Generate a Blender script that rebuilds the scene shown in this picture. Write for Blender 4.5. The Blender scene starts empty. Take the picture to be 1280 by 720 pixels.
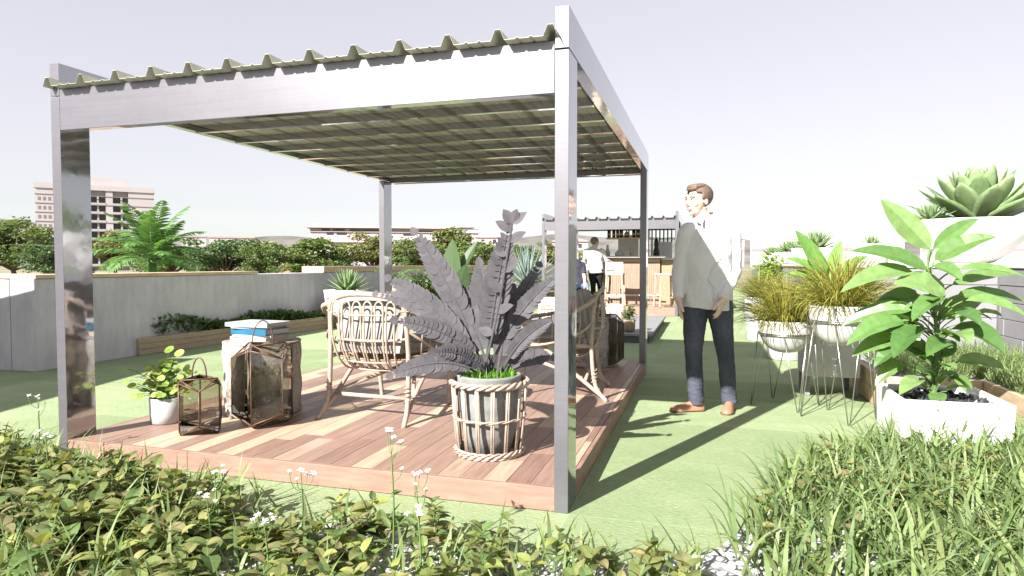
import bpy, bmesh, math, random
from mathutils import Vector, Matrix, Euler
import numpy as np
R = math.radians
PI = math.pi
rnd = random.Random(7)
sc = bpy.context.scene
col = sc.collection

# ------------------------------------------------------------------ camera
CAM = Vector((0.598, -2.918, 1.144)); YAW = 0.288; PITCH = 0.0365; FPX = 821.5
FW = Vector((-math.sin(YAW) * math.cos(PITCH), math.cos(YAW) * math.cos(PITCH), -math.sin(PITCH)))
RT = Vector((math.cos(YAW), math.sin(YAW), 0)); UP = RT.cross(FW)
cd = bpy.data.cameras.new('camera'); cam = bpy.data.objects.new('camera', cd); col.objects.link(cam)
cd.sensor_width = 36; cd.lens = FPX / 1280 * 36; cd.clip_start = 0.05; cd.clip_end = 9000
cam.matrix_world = Matrix(((RT.x, UP.x, -FW.x, CAM.x), (RT.y, UP.y, -FW.y, CAM.y), (RT.z, UP.z, -FW.z, CAM.z), (0, 0, 0, 1)))
sc.camera = cam

def _ray(x, y): return FW * FPX + RT * (x - 640) + UP * (360 - y)
def atz(x, y, z=0.0):
    d = _ray(x, y); return CAM + d * ((z - CAM.z) / d.z)
def aty(x, y, Y):
    d = _ray(x, y); return CAM + d * ((Y - CAM.y) / d.y)
def atx(x, y, X):
    d = _ray(x, y); return CAM + d * ((X - CAM.x) / d.x)
def atd(x, y, D): return CAM + _ray(x, y) * (D / FPX)

# ------------------------------------------------------------------ light
SUN_AZ, SUN_EL = R(23.2), R(33.5)          # shadows run 23 degrees right of the pergola's depth axis
ldir = Vector((math.sin(SUN_AZ) * math.cos(SUN_EL), math.cos(SUN_AZ) * math.cos(SUN_EL), -math.sin(SUN_EL)))
sl = bpy.data.lights.new('sun', 'SUN'); sl.energy = 4.5; sl.angle = R(0.5); sl.color = (1.0, 0.955, 0.89)
so = bpy.data.objects.new('sun', sl); col.objects.link(so); so.location = (-20, -40, 40)
so.rotation_euler = ldir.to_track_quat('-Z', 'Y').to_euler()
w = bpy.data.worlds.new('World'); sc.world = w; w.use_nodes = True
nt = w.node_tree; nt.nodes.clear()
sky = nt.nodes.new('ShaderNodeTexSky'); sky.sky_type = 'NISHITA'; sky.sun_disc = False
sky.sun_elevation = SUN_EL; sky.sun_rotation = PI + SUN_AZ; sky.air_density = 1.0; sky.dust_density = 0.8; sky.ozone_density = 1.0
bg = nt.nodes.new('ShaderNodeBackground'); bg.inputs[1].default_value = 0.148
wo = nt.nodes.new('ShaderNodeOutputWorld'); hs = nt.nodes.new('ShaderNodeHueSaturation'); hs.inputs['Saturation'].default_value = 0.5; hs.inputs['Hue'].default_value = 0.565; ga = nt.nodes.new('ShaderNodeGamma'); ga.inputs[1].default_value = 0.36; nt.links.new(sky.outputs[0], hs.inputs['Color']); nt.links.new(hs.outputs[0], ga.inputs[0]); nt.links.new(ga.outputs[0], bg.inputs[0]); nt.links.new(bg.outputs[0], wo.inputs[0])
sc.view_settings.view_transform = 'Standard'; sc.view_settings.look = 'None'; sc.view_settings.exposure = 1.8; sc.view_settings.gamma = 1
sc.cycles.max_bounces = 8; sc.cycles.transparent_max_bounces = 16
sc.cycles.sample_clamp_indirect = 6

# ------------------------------------------------------------------ materials
class NT:
    def __init__(s, name):
        s.m = bpy.data.materials.new(name); s.m.use_nodes = True; s.t = s.m.node_tree
        s.p = s.t.nodes['Principled BSDF']; s.out = s.t.nodes['Material Output']
    def n(s, typ, **kw):
        x = s.t.nodes.new('ShaderNode' + typ)
        for k, v in kw.items():
            if k in x.inputs: x.inputs[k].default_value = v
            else: setattr(x, k, v)
        return x
    def l(s, a, b): s.t.links.new(a, b)
    def ramp(s, fac, stops):
        r = s.n('ValToRGB'); e = r.color_ramp.elements
        while len(e) < len(stops): e.new(0.5)
        for el, (p, c) in zip(e, stops): el.position = p; el.color = tuple(c) + (1,) if len(c) == 3 else c
        s.l(fac, r.inputs[0]); return r.outputs[0]
    def coords(s, scale=(1, 1, 1), rot=(0, 0, 0), kind='Object'):
        tc = s.n('TexCoord'); mp = s.n('Mapping'); mp.inputs['Scale'].default_value = scale; mp.inputs['Rotation'].default_value = rot
        s.l(tc.outputs[kind], mp.inputs[0]); return mp.outputs[0]
    def noise(s, co, scale, detail=4, rough=0.55):
        x = s.n('TexNoise', Scale=scale, Detail=detail, Roughness=rough); s.l(co, x.inputs['Vector']); return x.outputs['Fac']
    def mixc(s, fac, a, b, mode='MIX'):
        x = s.n('MixRGB', blend_type=mode)
        for i, v in ((0, fac), (1, a), (2, b)):
            if isinstance(v, (int, float)): x.inputs[i].default_value = v
            elif isinstance(v, tuple): x.inputs[i].default_value = v + (1,) if len(v) == 3 else v
            else: s.l(v, x.inputs[i])
        return x.outputs[0]
    def bump(s, h, strength=0.3, dist=0.01):
        b = s.n('Bump', Strength=strength, Distance=dist); s.l(h, b.inputs['Height']); s.l(b.outputs[0], s.p.inputs['Normal']); return b
    def base(s, c):
        if isinstance(c, tuple): s.p.inputs['Base Color'].default_value = c + (1,)
        else: s.l(c, s.p.inputs['Base Color'])
    def set(s, rough=None, metal=None, spec=None):
        if rough is not None: s.p.inputs['Roughness'].default_value = rough
        if metal is not None: s.p.inputs['Metallic'].default_value = metal
        if spec is not None: s.p.inputs['Specular IOR Level'].default_value = spec
        return s

def mul(c, k): return tuple(min(1, x * k) for x in c)
M = {}
def plain(key, c, rough=0.6, metal=0, var=0.12, scale=8, bump=0.15, bscale=60, spec=0.4, stretch=(1, 1, 1), bd=0.004):
    s = NT(key); co = s.coords(stretch)
    f = s.noise(co, scale)
    s.base(s.ramp(f, [(0.3, mul(c, 1 - var)), (0.7, mul(c, 1 + var))]))
    if bump: s.bump(s.noise(co, bscale, 3), bump, bd)
    s.set(rough, metal, spec); M[key] = s.m; return s

def foliage(key, cols, trans=0.35, rough=0.5, tcol=None, spec=0.35, veins=False):
    """leaf material: colour varies from leaf to leaf, part of the light passes through"""
    s = NT(key); g = s.n('NewGeometry')
    stops = [(i / max(1, len(cols) - 1), c) for i, c in enumerate(cols)]
    c = s.ramp(g.outputs['Random Per Island'], stops)
    co = s.coords(); f = s.noise(co, 22, 3)
    c = s.mixc(0.35, c, s.ramp(f, [(0.3, (0.55, 0.55, 0.55)), (0.7, (1.3, 1.3, 1.3))]), 'MULTIPLY')
    s.base(c); s.set(rough, 0, spec)
    tr = s.n('BsdfTranslucent'); s.l(s.mixc(1.0, c, tcol or (1.25, 1.3, 0.6), 'MULTIPLY'), tr.inputs[0])
    mx = s.n('MixShader', Fac=trans); s.l(s.p.outputs[0], mx.inputs[1]); s.l(tr.outputs[0], mx.inputs[2]); s.l(mx.outputs[0], s.out.inputs[0])
    M[key] = s.m; return s

plain('white_paint', (0.62, 0.615, 0.61), 0.5, var=0.03, bump=0.08)
plain('white_plaster', (0.46, 0.455, 0.45), 0.75, var=0.06, scale=5, bump=0.25, bscale=40)
plain('white_glaze', (0.40, 0.40, 0.42), 0.35, var=0.04, scale=6, bump=0.05)
plain('grey_pot', (0.19, 0.19, 0.185), 0.9, var=0.2, scale=14, bump=0.4, bscale=70)
plain('rattan', (0.35, 0.28, 0.23), 0.55, var=0.18, scale=25, bump=0.3, bscale=120)
plain('rattan_dark', (0.25, 0.19, 0.12), 0.7, var=0.3, scale=30, bump=0.3, bscale=120)
plain('cushion', (0.27, 0.258, 0.248), 0.95, var=0.08, scale=10, bump=0.35, bscale=260, spec=0.1)
plain('bronze', (0.13, 0.075, 0.05), 0.5, 0.4, var=0.25, scale=20, bump=0.1)
plain('wire', (0.40, 0.39, 0.37), 0.3, 0.9, var=0.1, bump=0)
plain('soil', (0.05, 0.038, 0.03), 0.95, var=0.5, scale=60, bump=0.8, bscale=90, bd=0.02)
plain('black_stone', (0.022, 0.023, 0.026), 0.4, var=0.4, scale=25, bump=0.5, bscale=40)
plain('timber_edge', (0.36, 0.27, 0.19), 0.75, var=0.22, scale=6, bump=0.3, bscale=20, stretch=(3, 3, 14))
plain('timber_pale', (0.50, 0.37, 0.25), 0.65, var=0.18, scale=5, bump=0.2, bscale=30, stretch=(6, 1, 6))
plain('roof_green', (0.46, 0.46, 0.37), 0.55, var=0.12, scale=5, bump=0.1)
plain('trunk', (0.13, 0.10, 0.075), 0.9, var=0.35, scale=14, bump=0.7, bscale=30, bd=0.02)
plain('stem_green', (0.10, 0.17, 0.05), 0.6, var=0.2)
plain('stem_pale', (0.33, 0.30, 0.20), 0.8, var=0.3, scale=20, bump=0.6, bscale=40)
plain('black_metal', (0.02, 0.02, 0.022), 0.45, 0.3, var=0.2, bump=0)
plain('stool_wood', (0.36, 0.27, 0.195), 0.6, var=0.15, scale=10, stretch=(2, 2, 10))
plain('amber_glass', (0.10, 0.030, 0.012), 0.12, var=0.4, scale=9, bump=0)
plain('dark_glass', (0.012, 0.014, 0.012), 0.1, var=0.3, bump=0)
plain('bottle_label', (0.42, 0.33, 0.24), 0.7, bump=0)
plain('skin', (0.60, 0.42, 0.345), 0.5, var=0.07, scale=30, bump=0.1, bscale=200)
plain('hair_brown', (0.13, 0.085, 0.065), 0.6, var=0.35, scale=60, bump=0.8, bscale=140, stretch=(1, 1, 0.25))
plain('hair_grey', (0.16, 0.14, 0.13), 0.8, var=0.2, bump=0.3)
plain('shirt_white', (0.56, 0.555, 0.55), 0.9, var=0.04, scale=6, bump=0.5, bscale=14, bd=0.012, spec=0.15)
plain('tee_navy', (0.045, 0.045, 0.065), 0.9, var=0.2, bump=0.3, bscale=20, bd=0.01, spec=0.1)
plain('trousers_black', (0.018, 0.018, 0.022), 0.9, var=0.2, bump=0.3, spec=0.1)
plain('jeans_blue', (0.14, 0.19, 0.29), 0.9, var=0.25, bump=0.3, spec=0.1)
plain('shoe_tan', (0.33, 0.165, 0.105), 0.6, var=0.1, scale=12, bump=0.15)
plain('shoe_sole', (0.09, 0.06, 0.045), 0.7)
plain('eye_dark', (0.03, 0.022, 0.02), 0.3, bump=0)
plain('lip', (0.50, 0.30, 0.25), 0.5, bump=0)
plain('paper', (0.42, 0.40, 0.37), 0.9, var=0.1, scale=2, bump=0.4, bscale=20, stretch=(1, 1, 60))
plain('cover_blue', (0.02, 0.115, 0.20), 0.4, var=0.15); plain('cover_white', (0.40, 0.40, 0.42), 0.45); plain('cover_cream', (0.55, 0.47, 0.37), 0.6)
plain('cover_navy', (0.02, 0.045, 0.12), 0.4)
plain('petal', (0.82, 0.82, 0.80), 0.7, bump=0)
plain('concrete_white', (0.205, 0.20, 0.215), 0.8, var=0.07, scale=4, bump=0.25, bscale=40)
plain('seam', (0.10, 0.10, 0.11), 0.9, bump=0)
plain('far_wall', (0.42, 0.385, 0.395), 0.9, var=0.05, scale=0.2, bump=0)
plain('far_wall_white', (0.38, 0.355, 0.36), 0.9, var=0.05, scale=0.2, bump=0)
plain('far_trim', (0.20, 0.17, 0.18), 0.9, bump=0)
plain('far_glass', (0.045, 0.038, 0.05), 0.3, bump=0)
plain('far_roof', (0.42, 0.30, 0.285), 0.9, var=0.15, scale=0.5, bump=0)
plain('far_orange', (0.45, 0.24, 0.16), 0.9, var=0.1, scale=0.5, bump=0)

def m_metal():
    s = NT('brushed_metal'); co = s.coords((1, 1, 1))
    f = s.noise(co, 1.6, 5); f2 = s.noise(co, 9, 4)
    s.base(s.ramp(s.mixc(0.5, f, f2), [(0.3, (0.36, 0.357, 0.38)), (0.7, (0.40, 0.397, 0.42))]))
    s.l(s.ramp(f2, [(0.3, (0.04,) * 3), (0.75, (0.11,) * 3)]), s.p.inputs['Roughness'])
    s.set(None, 0.84, 0.5); s.bump(s.noise(co, 7, 2), 0.10, 0.010); M['metal'] = s.m
m_metal()
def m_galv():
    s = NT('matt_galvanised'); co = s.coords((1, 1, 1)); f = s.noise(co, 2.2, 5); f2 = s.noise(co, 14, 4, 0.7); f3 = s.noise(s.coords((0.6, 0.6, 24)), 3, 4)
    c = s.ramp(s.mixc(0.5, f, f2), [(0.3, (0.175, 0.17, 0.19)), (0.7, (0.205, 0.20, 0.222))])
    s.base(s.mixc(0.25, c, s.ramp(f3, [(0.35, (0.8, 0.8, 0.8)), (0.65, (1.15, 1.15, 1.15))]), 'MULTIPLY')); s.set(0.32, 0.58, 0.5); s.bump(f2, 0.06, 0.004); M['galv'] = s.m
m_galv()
def m_deck():
    s = NT('deck_wood'); g = s.n('NewGeometry')
    c = s.ramp(g.outputs['Random Per Island'], [(0, (0.21, 0.13, 0.103)), (0.25, (0.275, 0.185, 0.146)), (0.5, (0.24, 0.155, 0.125)), (0.7, (0.35, 0.255, 0.195)), (0.85, (0.42, 0.315, 0.23)), (1, (0.47, 0.36, 0.265))])
    co = s.coords((16, 1.1, 16)); f = s.noise(co, 3.2, 6, 0.65)
    c = s.mixc(0.75, c, s.ramp(f, [(0.3, (0.66, 0.62, 0.6)), (0.7, (1.25, 1.25, 1.25))]), 'MULTIPLY')
    s.base(c); s.set(0.5, 0, 0.4); s.bump(f, 0.25, 0.003); M['deck'] = s.m
m_deck()
def m_fascia():
    s = NT('fascia_wood'); co = s.coords((1.2, 1.2, 9)); f = s.noise(co, 4, 6, 0.6)
    s.base(s.ramp(f, [(0.25, (0.19, 0.105, 0.08)), (0.75, (0.30, 0.185, 0.145))])); s.set(0.6); s.bump(f, 0.25, 0.003); M['fascia'] = s.m
m_fascia()
def m_lawn():
    s = NT('artificial_turf'); co = s.coords()
    br = s.n('TexBrick', Scale=1.0); br.offset = 0.0
    br.inputs['Brick Width'].default_value = 1.9; br.inputs['Row Height'].default_value = 0.95; br.inputs['Mortar Size'].default_value = 0.006
    br.inputs['Color1'].default_value = (0.0, 0, 0, 1); br.inputs['Color2'].default_value = (1, 1, 1, 1); br.inputs['Mortar'].default_value = (0.9, 0.9, 0.9, 1); br.inputs['Bias'].default_value = 0
    s.l(co, br.inputs['Vector'])
    c = s.ramp(br.outputs['Color'], [(0, (0.235, 0.295, 0.165)), (0.5, (0.27, 0.335, 0.195)), (1, (0.30, 0.365, 0.22))])
    f = s.noise(s.coords((1, 1, 1)), 2.3, 5); f2 = s.noise(s.coords((26, 130, 30)), 1, 4, 0.7); f3 = s.noise(s.coords((1.3, 5, 1)), 2, 3)
    c = s.mixc(0.6, c, s.ramp(f, [(0.3, (0.82, 0.86, 0.8)), (0.7, (1.14, 1.1, 1.12))]), 'MULTIPLY')
    c = s.mixc(0.8, c, s.ramp(f2, [(0.25, (0.58, 0.66, 0.52)), (0.75, (1.38, 1.3, 1.38))]), 'MULTIPLY')
    c = s.mixc(0.35, c, s.ramp(f3, [(0.3, (0.8, 0.85, 0.8)), (0.7, (1.15, 1.1, 1.1))]), 'MULTIPLY')
    s.base(c); s.set(0.9, 0, 0.1); s.bump(f2, 0.8, 0.012); M['lawn'] = s.m
m_lawn()
def m_gravel():
    s = NT('white_gravel'); co = s.coords()
    v = s.n('TexVoronoi', Scale=26); s.l(co, v.inputs['Vector'])
    c = s.ramp(v.outputs['Color'], [(0, (0.26, 0.255, 0.265)), (1, (0.55, 0.545, 0.55))])
    s.base(c); s.set(0.85, 0, 0.2)
    inv = s.n('Math', operation='SUBTRACT'); inv.inputs[0].default_value = 1; s.l(v.outputs['Distance'], inv.inputs[1]); s.bump(inv.outputs[0], 1.0, 0.025); M['gravel'] = s.m
m_gravel()
def m_concrete():
    s = NT('grey_concrete'); f = s.noise(s.coords((1, 1, 1)), 1.7, 6, 0.65); f2 = s.noise(s.coords((5, 5, 1.2)), 2.2, 6, 0.7)
    c = s.ramp(s.mixc(0.55, f, f2), [(0.3, (0.36, 0.345, 0.37)), (0.5, (0.46, 0.445, 0.47)), (0.72, (0.58, 0.565, 0.59))])
    s.base(c); s.set(0.85, 0, 0.25); s.bump(s.noise(s.coords(), 30, 5), 0.25, 0.006); M['concrete'] = s.m
m_concrete()
def m_bark():
    s = NT('pale_bark'); f = s.noise(s.coords((1, 1, 0.45)), 7, 7, 0.7); f2 = s.noise(s.coords((1, 1, 1)), 32, 4)
    s.base(s.ramp(s.mixc(0.3, f, f2), [(0.36, (0.10, 0.082, 0.066)), (0.47, (0.25, 0.225, 0.20)), (0.58, (0.38, 0.36, 0.335))])); s.set(0.85)
    s.bump(s.mixc(0.5, f, f2), 0.6, 0.02); M['bark'] = s.m
m_bark()
def m_jeans():
    s = NT('dark_denim'); f = s.noise(s.coords((1, 1, 0.5)), 7, 4); f2 = s.noise(s.coords((1, 1, 4)), 9, 3)
    s.base(s.ramp(f, [(0.3, (0.042, 0.046, 0.066)), (0.75, (0.095, 0.102, 0.135))])); s.set(0.9, 0, 0.15); s.bump(f2, 0.6, 0.02); M['denim'] = s.m
m_jeans()
def m_glass():
    s = NT('lantern_glass'); s.base((0.62, 0.58, 0.5)); s.set(0.02)
    gl = s.n('BsdfGlossy', Roughness=0.02); gl.inputs[0].default_value = (0.9, 0.9, 0.88, 1)
    tr = s.n('BsdfTransparent'); tr.inputs[0].default_value = (0.74, 0.71, 0.65, 1)
    fr = s.n('Fresnel', IOR=1.9); mx = s.n('MixShader'); s.l(fr.outputs[0], mx.inputs[0]); s.l(tr.outputs[0], mx.inputs[1]); s.l(gl.outputs[0], mx.inputs[2]); s.l(mx.outputs[0], s.out.inputs[0]); M['glass'] = s.m
m_glass()
def m_ground():
    s = NT('dry_ground'); f = s.noise(s.coords(), 0.03, 6); s.base(s.ramp(f, [(0.35, (0.13, 0.135, 0.075)), (0.6, (0.28, 0.25, 0.19))])); s.set(0.95, 0, 0.1); M['ground'] = s.m
    s = NT('far_hill'); f = s.noise(s.coords(), 0.012, 6, 0.65); s.base(s.ramp(f, [(0.35, (0.10, 0.105, 0.09)), (0.65, (0.21, 0.195, 0.185))])); s.set(1, 0, 0); M['hill'] = s.m
m_ground()
def m_slatwood():
    s = NT('bar_wood'); wv = s.n('TexWave', Scale=6.5, Distortion=0.0); s.l(s.coords((1, 0, 0)), wv.inputs['Vector'])
    f = s.noise(s.coords((6, 6, 1)), 4, 4)
    c = s.mixc(0.4, s.ramp(wv.outputs['Fac'], [(0.1, (0.11, 0.072, 0.05)), (0.35, (0.27, 0.19, 0.135))]), s.ramp(f, [(0.3, (0.14, 0.095, 0.068)), (0.7, (0.29, 0.215, 0.16))]))
    s.base(c); s.set(0.6); M['bar_wood'] = s.m
m_slatwood()
foliage('leaf_tree', [(0.06, 0.10, 0.034), (0.115, 0.165, 0.055), (0.175, 0.22, 0.085)], 0.35)
foliage('leaf_tree_light', [(0.08, 0.12, 0.03), (0.14, 0.19, 0.06)], 0.3)
foliage('leaf_tree_olive', [(0.09, 0.11, 0.035), (0.16, 0.18, 0.06), (0.22, 0.23, 0.09)], 0.3)
foliage('leaf_tree_deep', [(0.045, 0.085, 0.035), (0.08, 0.135, 0.055), (0.12, 0.18, 0.075)], 0.3)
foliage('leaf_palm', [(0.06, 0.13, 0.04), (0.11, 0.22, 0.07), (0.15, 0.27, 0.09)], 0.35)
foliage('leaf_big', [(0.07, 0.15, 0.04), (0.12, 0.23, 0.065), (0.20, 0.31, 0.115), (0.10, 0.20, 0.05)], 0.3, 0.35, (1.3, 1.3, 0.5), 0.5)
foliage('leaf_banana', [(0.05, 0.085, 0.04), (0.075, 0.12, 0.055), (0.10, 0.15, 0.07)], 0.3, 0.45)
foliage('leaf_lily', [(0.12, 0.27, 0.06), (0.18, 0.33, 0.08)], 0.4, 0.4)
foliage('leaf_zz', [(0.112, 0.108, 0.121), (0.124, 0.118, 0.132), (0.136, 0.128, 0.142)], 0.40, 0.6, (1, 1, 1.05), 0.15)
foliage('leaf_agave', [(0.13, 0.21, 0.085), (0.17, 0.26, 0.11), (0.21, 0.30, 0.13)], 0.15, 0.45, (1.2, 1.25, 0.7))
foliage('leaf_agave_pale', [(0.17, 0.26, 0.115), (0.24, 0.34, 0.165), (0.30, 0.40, 0.21)], 0.22, 0.42, (1.2, 1.25, 0.8))
foliage('leaf_agave_blue', [(0.16, 0.22, 0.20), (0.24, 0.30, 0.27)], 0.1, 0.5)
foliage('leaf_yellow', [(0.11, 0.12, 0.03), (0.24, 0.25, 0.05), (0.38, 0.37, 0.08), (0.30, 0.29, 0.06), (0.16, 0.14, 0.05)], 0.35, 0.5, (1.2, 1.15, 0.5))
foliage('leaf_olive', [(0.09, 0.135, 0.045), (0.15, 0.19, 0.06), (0.20, 0.20, 0.075), (0.11, 0.18, 0.06), (0.28, 0.31, 0.09), (0.24, 0.205, 0.11), (0.13, 0.20, 0.07)], 0.35, 0.5, (1.2, 1.2, 0.55))
foliage('leaf_grass', [(0.10, 0.16, 0.055), (0.16, 0.235, 0.08), (0.22, 0.28, 0.11), (0.13, 0.20, 0.09), (0.26, 0.30, 0.13)], 0.35, 0.5, (1.2, 1.2, 0.6))
foliage('leaf_lime', [(0.20, 0.30, 0.05), (0.30, 0.40, 0.10), (0.38, 0.45, 0.14)], 0.4, 0.45)
foliage('leaf_cover', [(0.06, 0.11, 0.03), (0.10, 0.17, 0.05), (0.13, 0.20, 0.06)], 0.3)
foliage('leaf_tuft', [(0.10, 0.25, 0.02), (0.18, 0.38, 0.04)], 0.4)

# ------------------------------------------------------------------ mesh builder
def ovate(t): return math.sin(PI * min(1, t ** 0.75)) ** 0.8 if 0 < t < 1 else 0.0
def lance(t): return math.sin(PI * t ** 0.85) ** 1.1 if 0 < t < 1 else 0.0
def spear(t): return (0.55 + 0.45 * math.sin(PI * min(1, t * 1.6 + .1))) * (1 - t ** 3.0)
def blade_p(t): return (1 - t ** 2.2) * (0.6 + 0.4 * min(1, 3 * t))
def succ(t): return (0.62 + 0.75 * t) * (1 - max(0, (t - 0.5) / 0.5) ** 1.9) if t < 1 else 0

class MB:
    def __init__(s): s.v = []; s.f = []; s.mi = []; s.mat = 0
    def add(s, vs, fs):
        o = len(s.v); s.v.extend([tuple(x) for x in vs]); s.f.extend([tuple(i + o for i in f) for f in fs]); s.mi.extend([s.mat] * len(fs)); return s
    def box(s, a, b):
        x0, y0, z0 = a; x1, y1, z1 = b
        return s.add([(x0, y0, z0), (x1, y0, z0), (x1, y1, z0), (x0, y1, z0), (x0, y0, z1), (x1, y0, z1), (x1, y1, z1), (x0, y1, z1)],
                     [(0, 3, 2, 1), (4, 5, 6, 7), (0, 1, 5, 4), (1, 2, 6, 5), (2, 3, 7, 6), (3, 0, 4, 7)])
    def hexa(s, b4, t4): return s.add(list(b4) + list(t4), [(0, 3, 2, 1), (4, 5, 6, 7), (0, 1, 5, 4), (1, 2, 6, 5), (2, 3, 7, 6), (3, 0, 4, 7)])
    def bar(s, p, q, wx, wz):
        """box beam from p to q"""
        p, q = Vector(p), Vector(q); d = (q - p).normalized(); up = Vector((0, 0, 1)) if abs(d.z) < 0.95 else Vector((0, 1, 0))
        a = d.cross(up).normalized() * wx / 2; b = a.cross(d).normalized() * wz / 2
        return s.hexa([p - a - b, p + a - b, p + a + b, p - a + b], [q - a - b, q + a - b, q + a + b, q - a + b])
    def tube(s, pts, r, n=8, cap=True, closed=False):
        pts = [Vector(p) for p in pts]; k = len(pts); rs = r if isinstance(r, (list, tuple)) else [r] * k
        vs = []; fs = []; prev = None
        for i, p in enumerate(pts):
            if closed: d = pts[(i + 1) % k] - pts[i - 1]
            else: d = pts[min(i + 1, k - 1)] - pts[max(i - 1, 0)]
            d = d.normalized() if d.length > 1e-9 else Vector((0, 0, 1))
            if prev is None:
                a = d.cross(Vector((0, 0, 1)) if abs(d.z) < 0.9 else Vector((1, 0, 0))).normalized()
            else:
                a = prev - d * prev.dot(d); a = a.normalized() if a.length > 1e-6 else d.orthogonal().normalized()
            prev = a; b = d.cross(a)
            for j in range(n):
                t = 2 * PI * j / n; vs.append(p + (a * math.cos(t) + b * math.sin(t)) * rs[i])
        m = k if closed else k - 1
        for i in range(m):
            for j in range(n):
                i2 = (i + 1) % k; fs.append((i * n + j, i * n + (j + 1) % n, i2 * n + (j + 1) % n, i2 * n + j))
        if cap and not closed: fs.append(tuple(range(n))[::-1]); fs.append(tuple((k - 1) * n + j for j in range(n)))
        return s.add(vs, fs)
    def lathe(s, prof, c=(0, 0, 0), n=28, sx=1, sy=1, rot=0, wob=0, seed=0):
        rr = random.Random(seed); vs = []; fs = []; k = len(prof)
        ph = [rr.uniform(0, 6.28) for _ in range(4)]
        for r, z in prof:
            for j in range(n):
                t = 2 * PI * j / n + rot; q = r * (1 + wob * (math.sin(2 * t + ph[0]) + .6 * math.sin(3 * t + ph[1] + z * 5) + .5 * math.sin(5 * t + ph[2])))
                vs.append((c[0] + q * sx * math.cos(t), c[1] + q * sy * math.sin(t), c[2] + z))
        for i in range(k - 1):
            for j in range(n): fs.append((i * n + j, i * n + (j + 1) % n, (i + 1) * n + (j + 1) % n, (i + 1) * n + j))
        if prof[0][0] > 1e-6: fs.append(tuple(range(n))[::-1])
        if prof[-1][0] > 1e-6: fs.append(tuple((k - 1) * n + j for j in range(n)))
        return s.add(vs, fs)
    def loft(s, rings, cap=True):
        n = len(rings[0]); vs = [p for r in rings for p in r]; fs = []
        for i in range(len(rings) - 1):
            for j in range(n): fs.append((i * n + j, i * n + (j + 1) % n, (i + 1) * n + (j + 1) % n, (i + 1) * n + j))
        if cap: fs.append(tuple(range(n))[::-1]); fs.append(tuple((len(rings) - 1) * n + j for j in range(n)))
        return s.add(vs, fs)
    def ell(s, c, r, n=16, m=10, rot=None):
        vs = []; fs = []; c = Vector(c)
        for i in range(m + 1):
            ph = PI * i / m
            for j in range(n):
                t = 2 * PI * j / n; p = Vector((r[0] * math.sin(ph) * math.cos(t), r[1] * math.sin(ph) * math.sin(t), -r[2] * math.cos(ph)))
                if rot is not None: p = rot @ p
                vs.append(c + p)
        for i in range(m):
            for j in range(n): fs.append((i * n + j, i * n + (j + 1) % n, (i + 1) * n + (j + 1) % n, (i + 1) * n + j))
        return s.add(vs, fs)
    def ribbon(s, pts, sides, W, prof, fold=0.15, nrm=None, wave=0):
        """leaf along pts: 3 points across each station, gutter-shaped by fold"""
        k = len(pts); vs = []; fs = []
        for i, p in enumerate(pts):
            t = i / (k - 1); w_ = max(0.0008, W * 0.5 * prof(t)); sd = sides[i]
            d = (pts[min(i + 1, k - 1)] - pts[max(i - 1, 0)]); d = d.normalized() if d.length > 1e-9 else Vector((0, 0, 1))
            nn = sd.cross(d); nn = nn.normalized() if nn.length > 1e-9 else Vector((0, 0, 1))
            if nn.z < 0 and nrm is None: nn = -nn
            h = fold * w_ + wave * w_ * math.sin(i * 2.1)
            vs += [p - sd * w_ + nn * h, p, p + sd * w_ + nn * h]
        for i in range(k - 1):
            a = 3 * i; fs += [(a, a + 1, a + 4, a + 3), (a + 1, a + 2, a + 5, a + 4)]
        return s.add(vs, fs)
    def leaf(s, p, az, el, L, W, droop=0.8, prof=ovate, n=5, fold=0.2, roll=0.0, wave=0):
        p = Vector(p); pts = [p.copy()]; h = Vector((math.cos(az), math.sin(az), 0)); side0 = Vector((-math.sin(az), math.cos(az), 0)); sides = []
        for i in range(n + 1):
            e = el - droop * i / n; d = h * math.cos(e) + Vector((0, 0, math.sin(e)))
            up = -h * math.sin(e) + Vector((0, 0, math.cos(e)))
            sides.append(side0 * math.cos(roll) + up * math.sin(roll))
            if i < n: pts.append(pts[-1] + d * (L / n))
        return s.ribbon(pts, sides, W, prof, fold, wave=wave)
    def leafpp(s, p, q, W, sag=0.15, prof=ovate, n=7, fold=0.2, face=None, wave=0):
        """leaf from p to q arched by sag, flat side towards `face`"""
        p, q = Vector(p), Vector(q); c = (p + q) / 2 + Vector((0, 0, sag * (q - p).length)); pts = []; sides = []
        f = Vector(face or (0, -0.3, 1))
        for i in range(n + 1):
            t = i / n; x = p * (1 - t) ** 2 + c * 2 * t * (1 - t) + q * t * t; pts.append(x)
        for i in range(n + 1):
            d = (pts[min(i + 1, n)] - pts[max(i - 1, 0)]).normalized(); sd = d.cross(f); sides.append(sd.normalized() if sd.length > 1e-6 else d.orthogonal().normalized())
        return s.ribbon(pts, sides, W, prof, fold, wave=wave)
    def blade(s, p, az, el, L, W, droop=0.9, n=4, tw=0.0):
        p = Vector(p); h = Vector((math.cos(az), math.sin(az), 0)); s0 = Vector((-math.sin(az), math.cos(az), 0)); vs = []; c = p.copy()
        for i in range(n + 1):
            t = i / n; e = el - droop * t * t; ww = W * 0.5 * (1 - t ** 1.8) * (0.7 + 0.3 * min(1, 4 * t)) + 0.0003
            sd = (s0 * math.cos(tw) + Vector((0, 0, 1)) * math.sin(tw) * 0.6)
            vs += [c - sd * ww, c + sd * ww]; c = c + (h * math.cos(e) + Vector((0, 0, math.sin(e)))) * (L / n)
        return s.add(vs, [(2 * i, 2 * i + 1, 2 * i + 3, 2 * i + 2) for i in range(n)])
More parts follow.
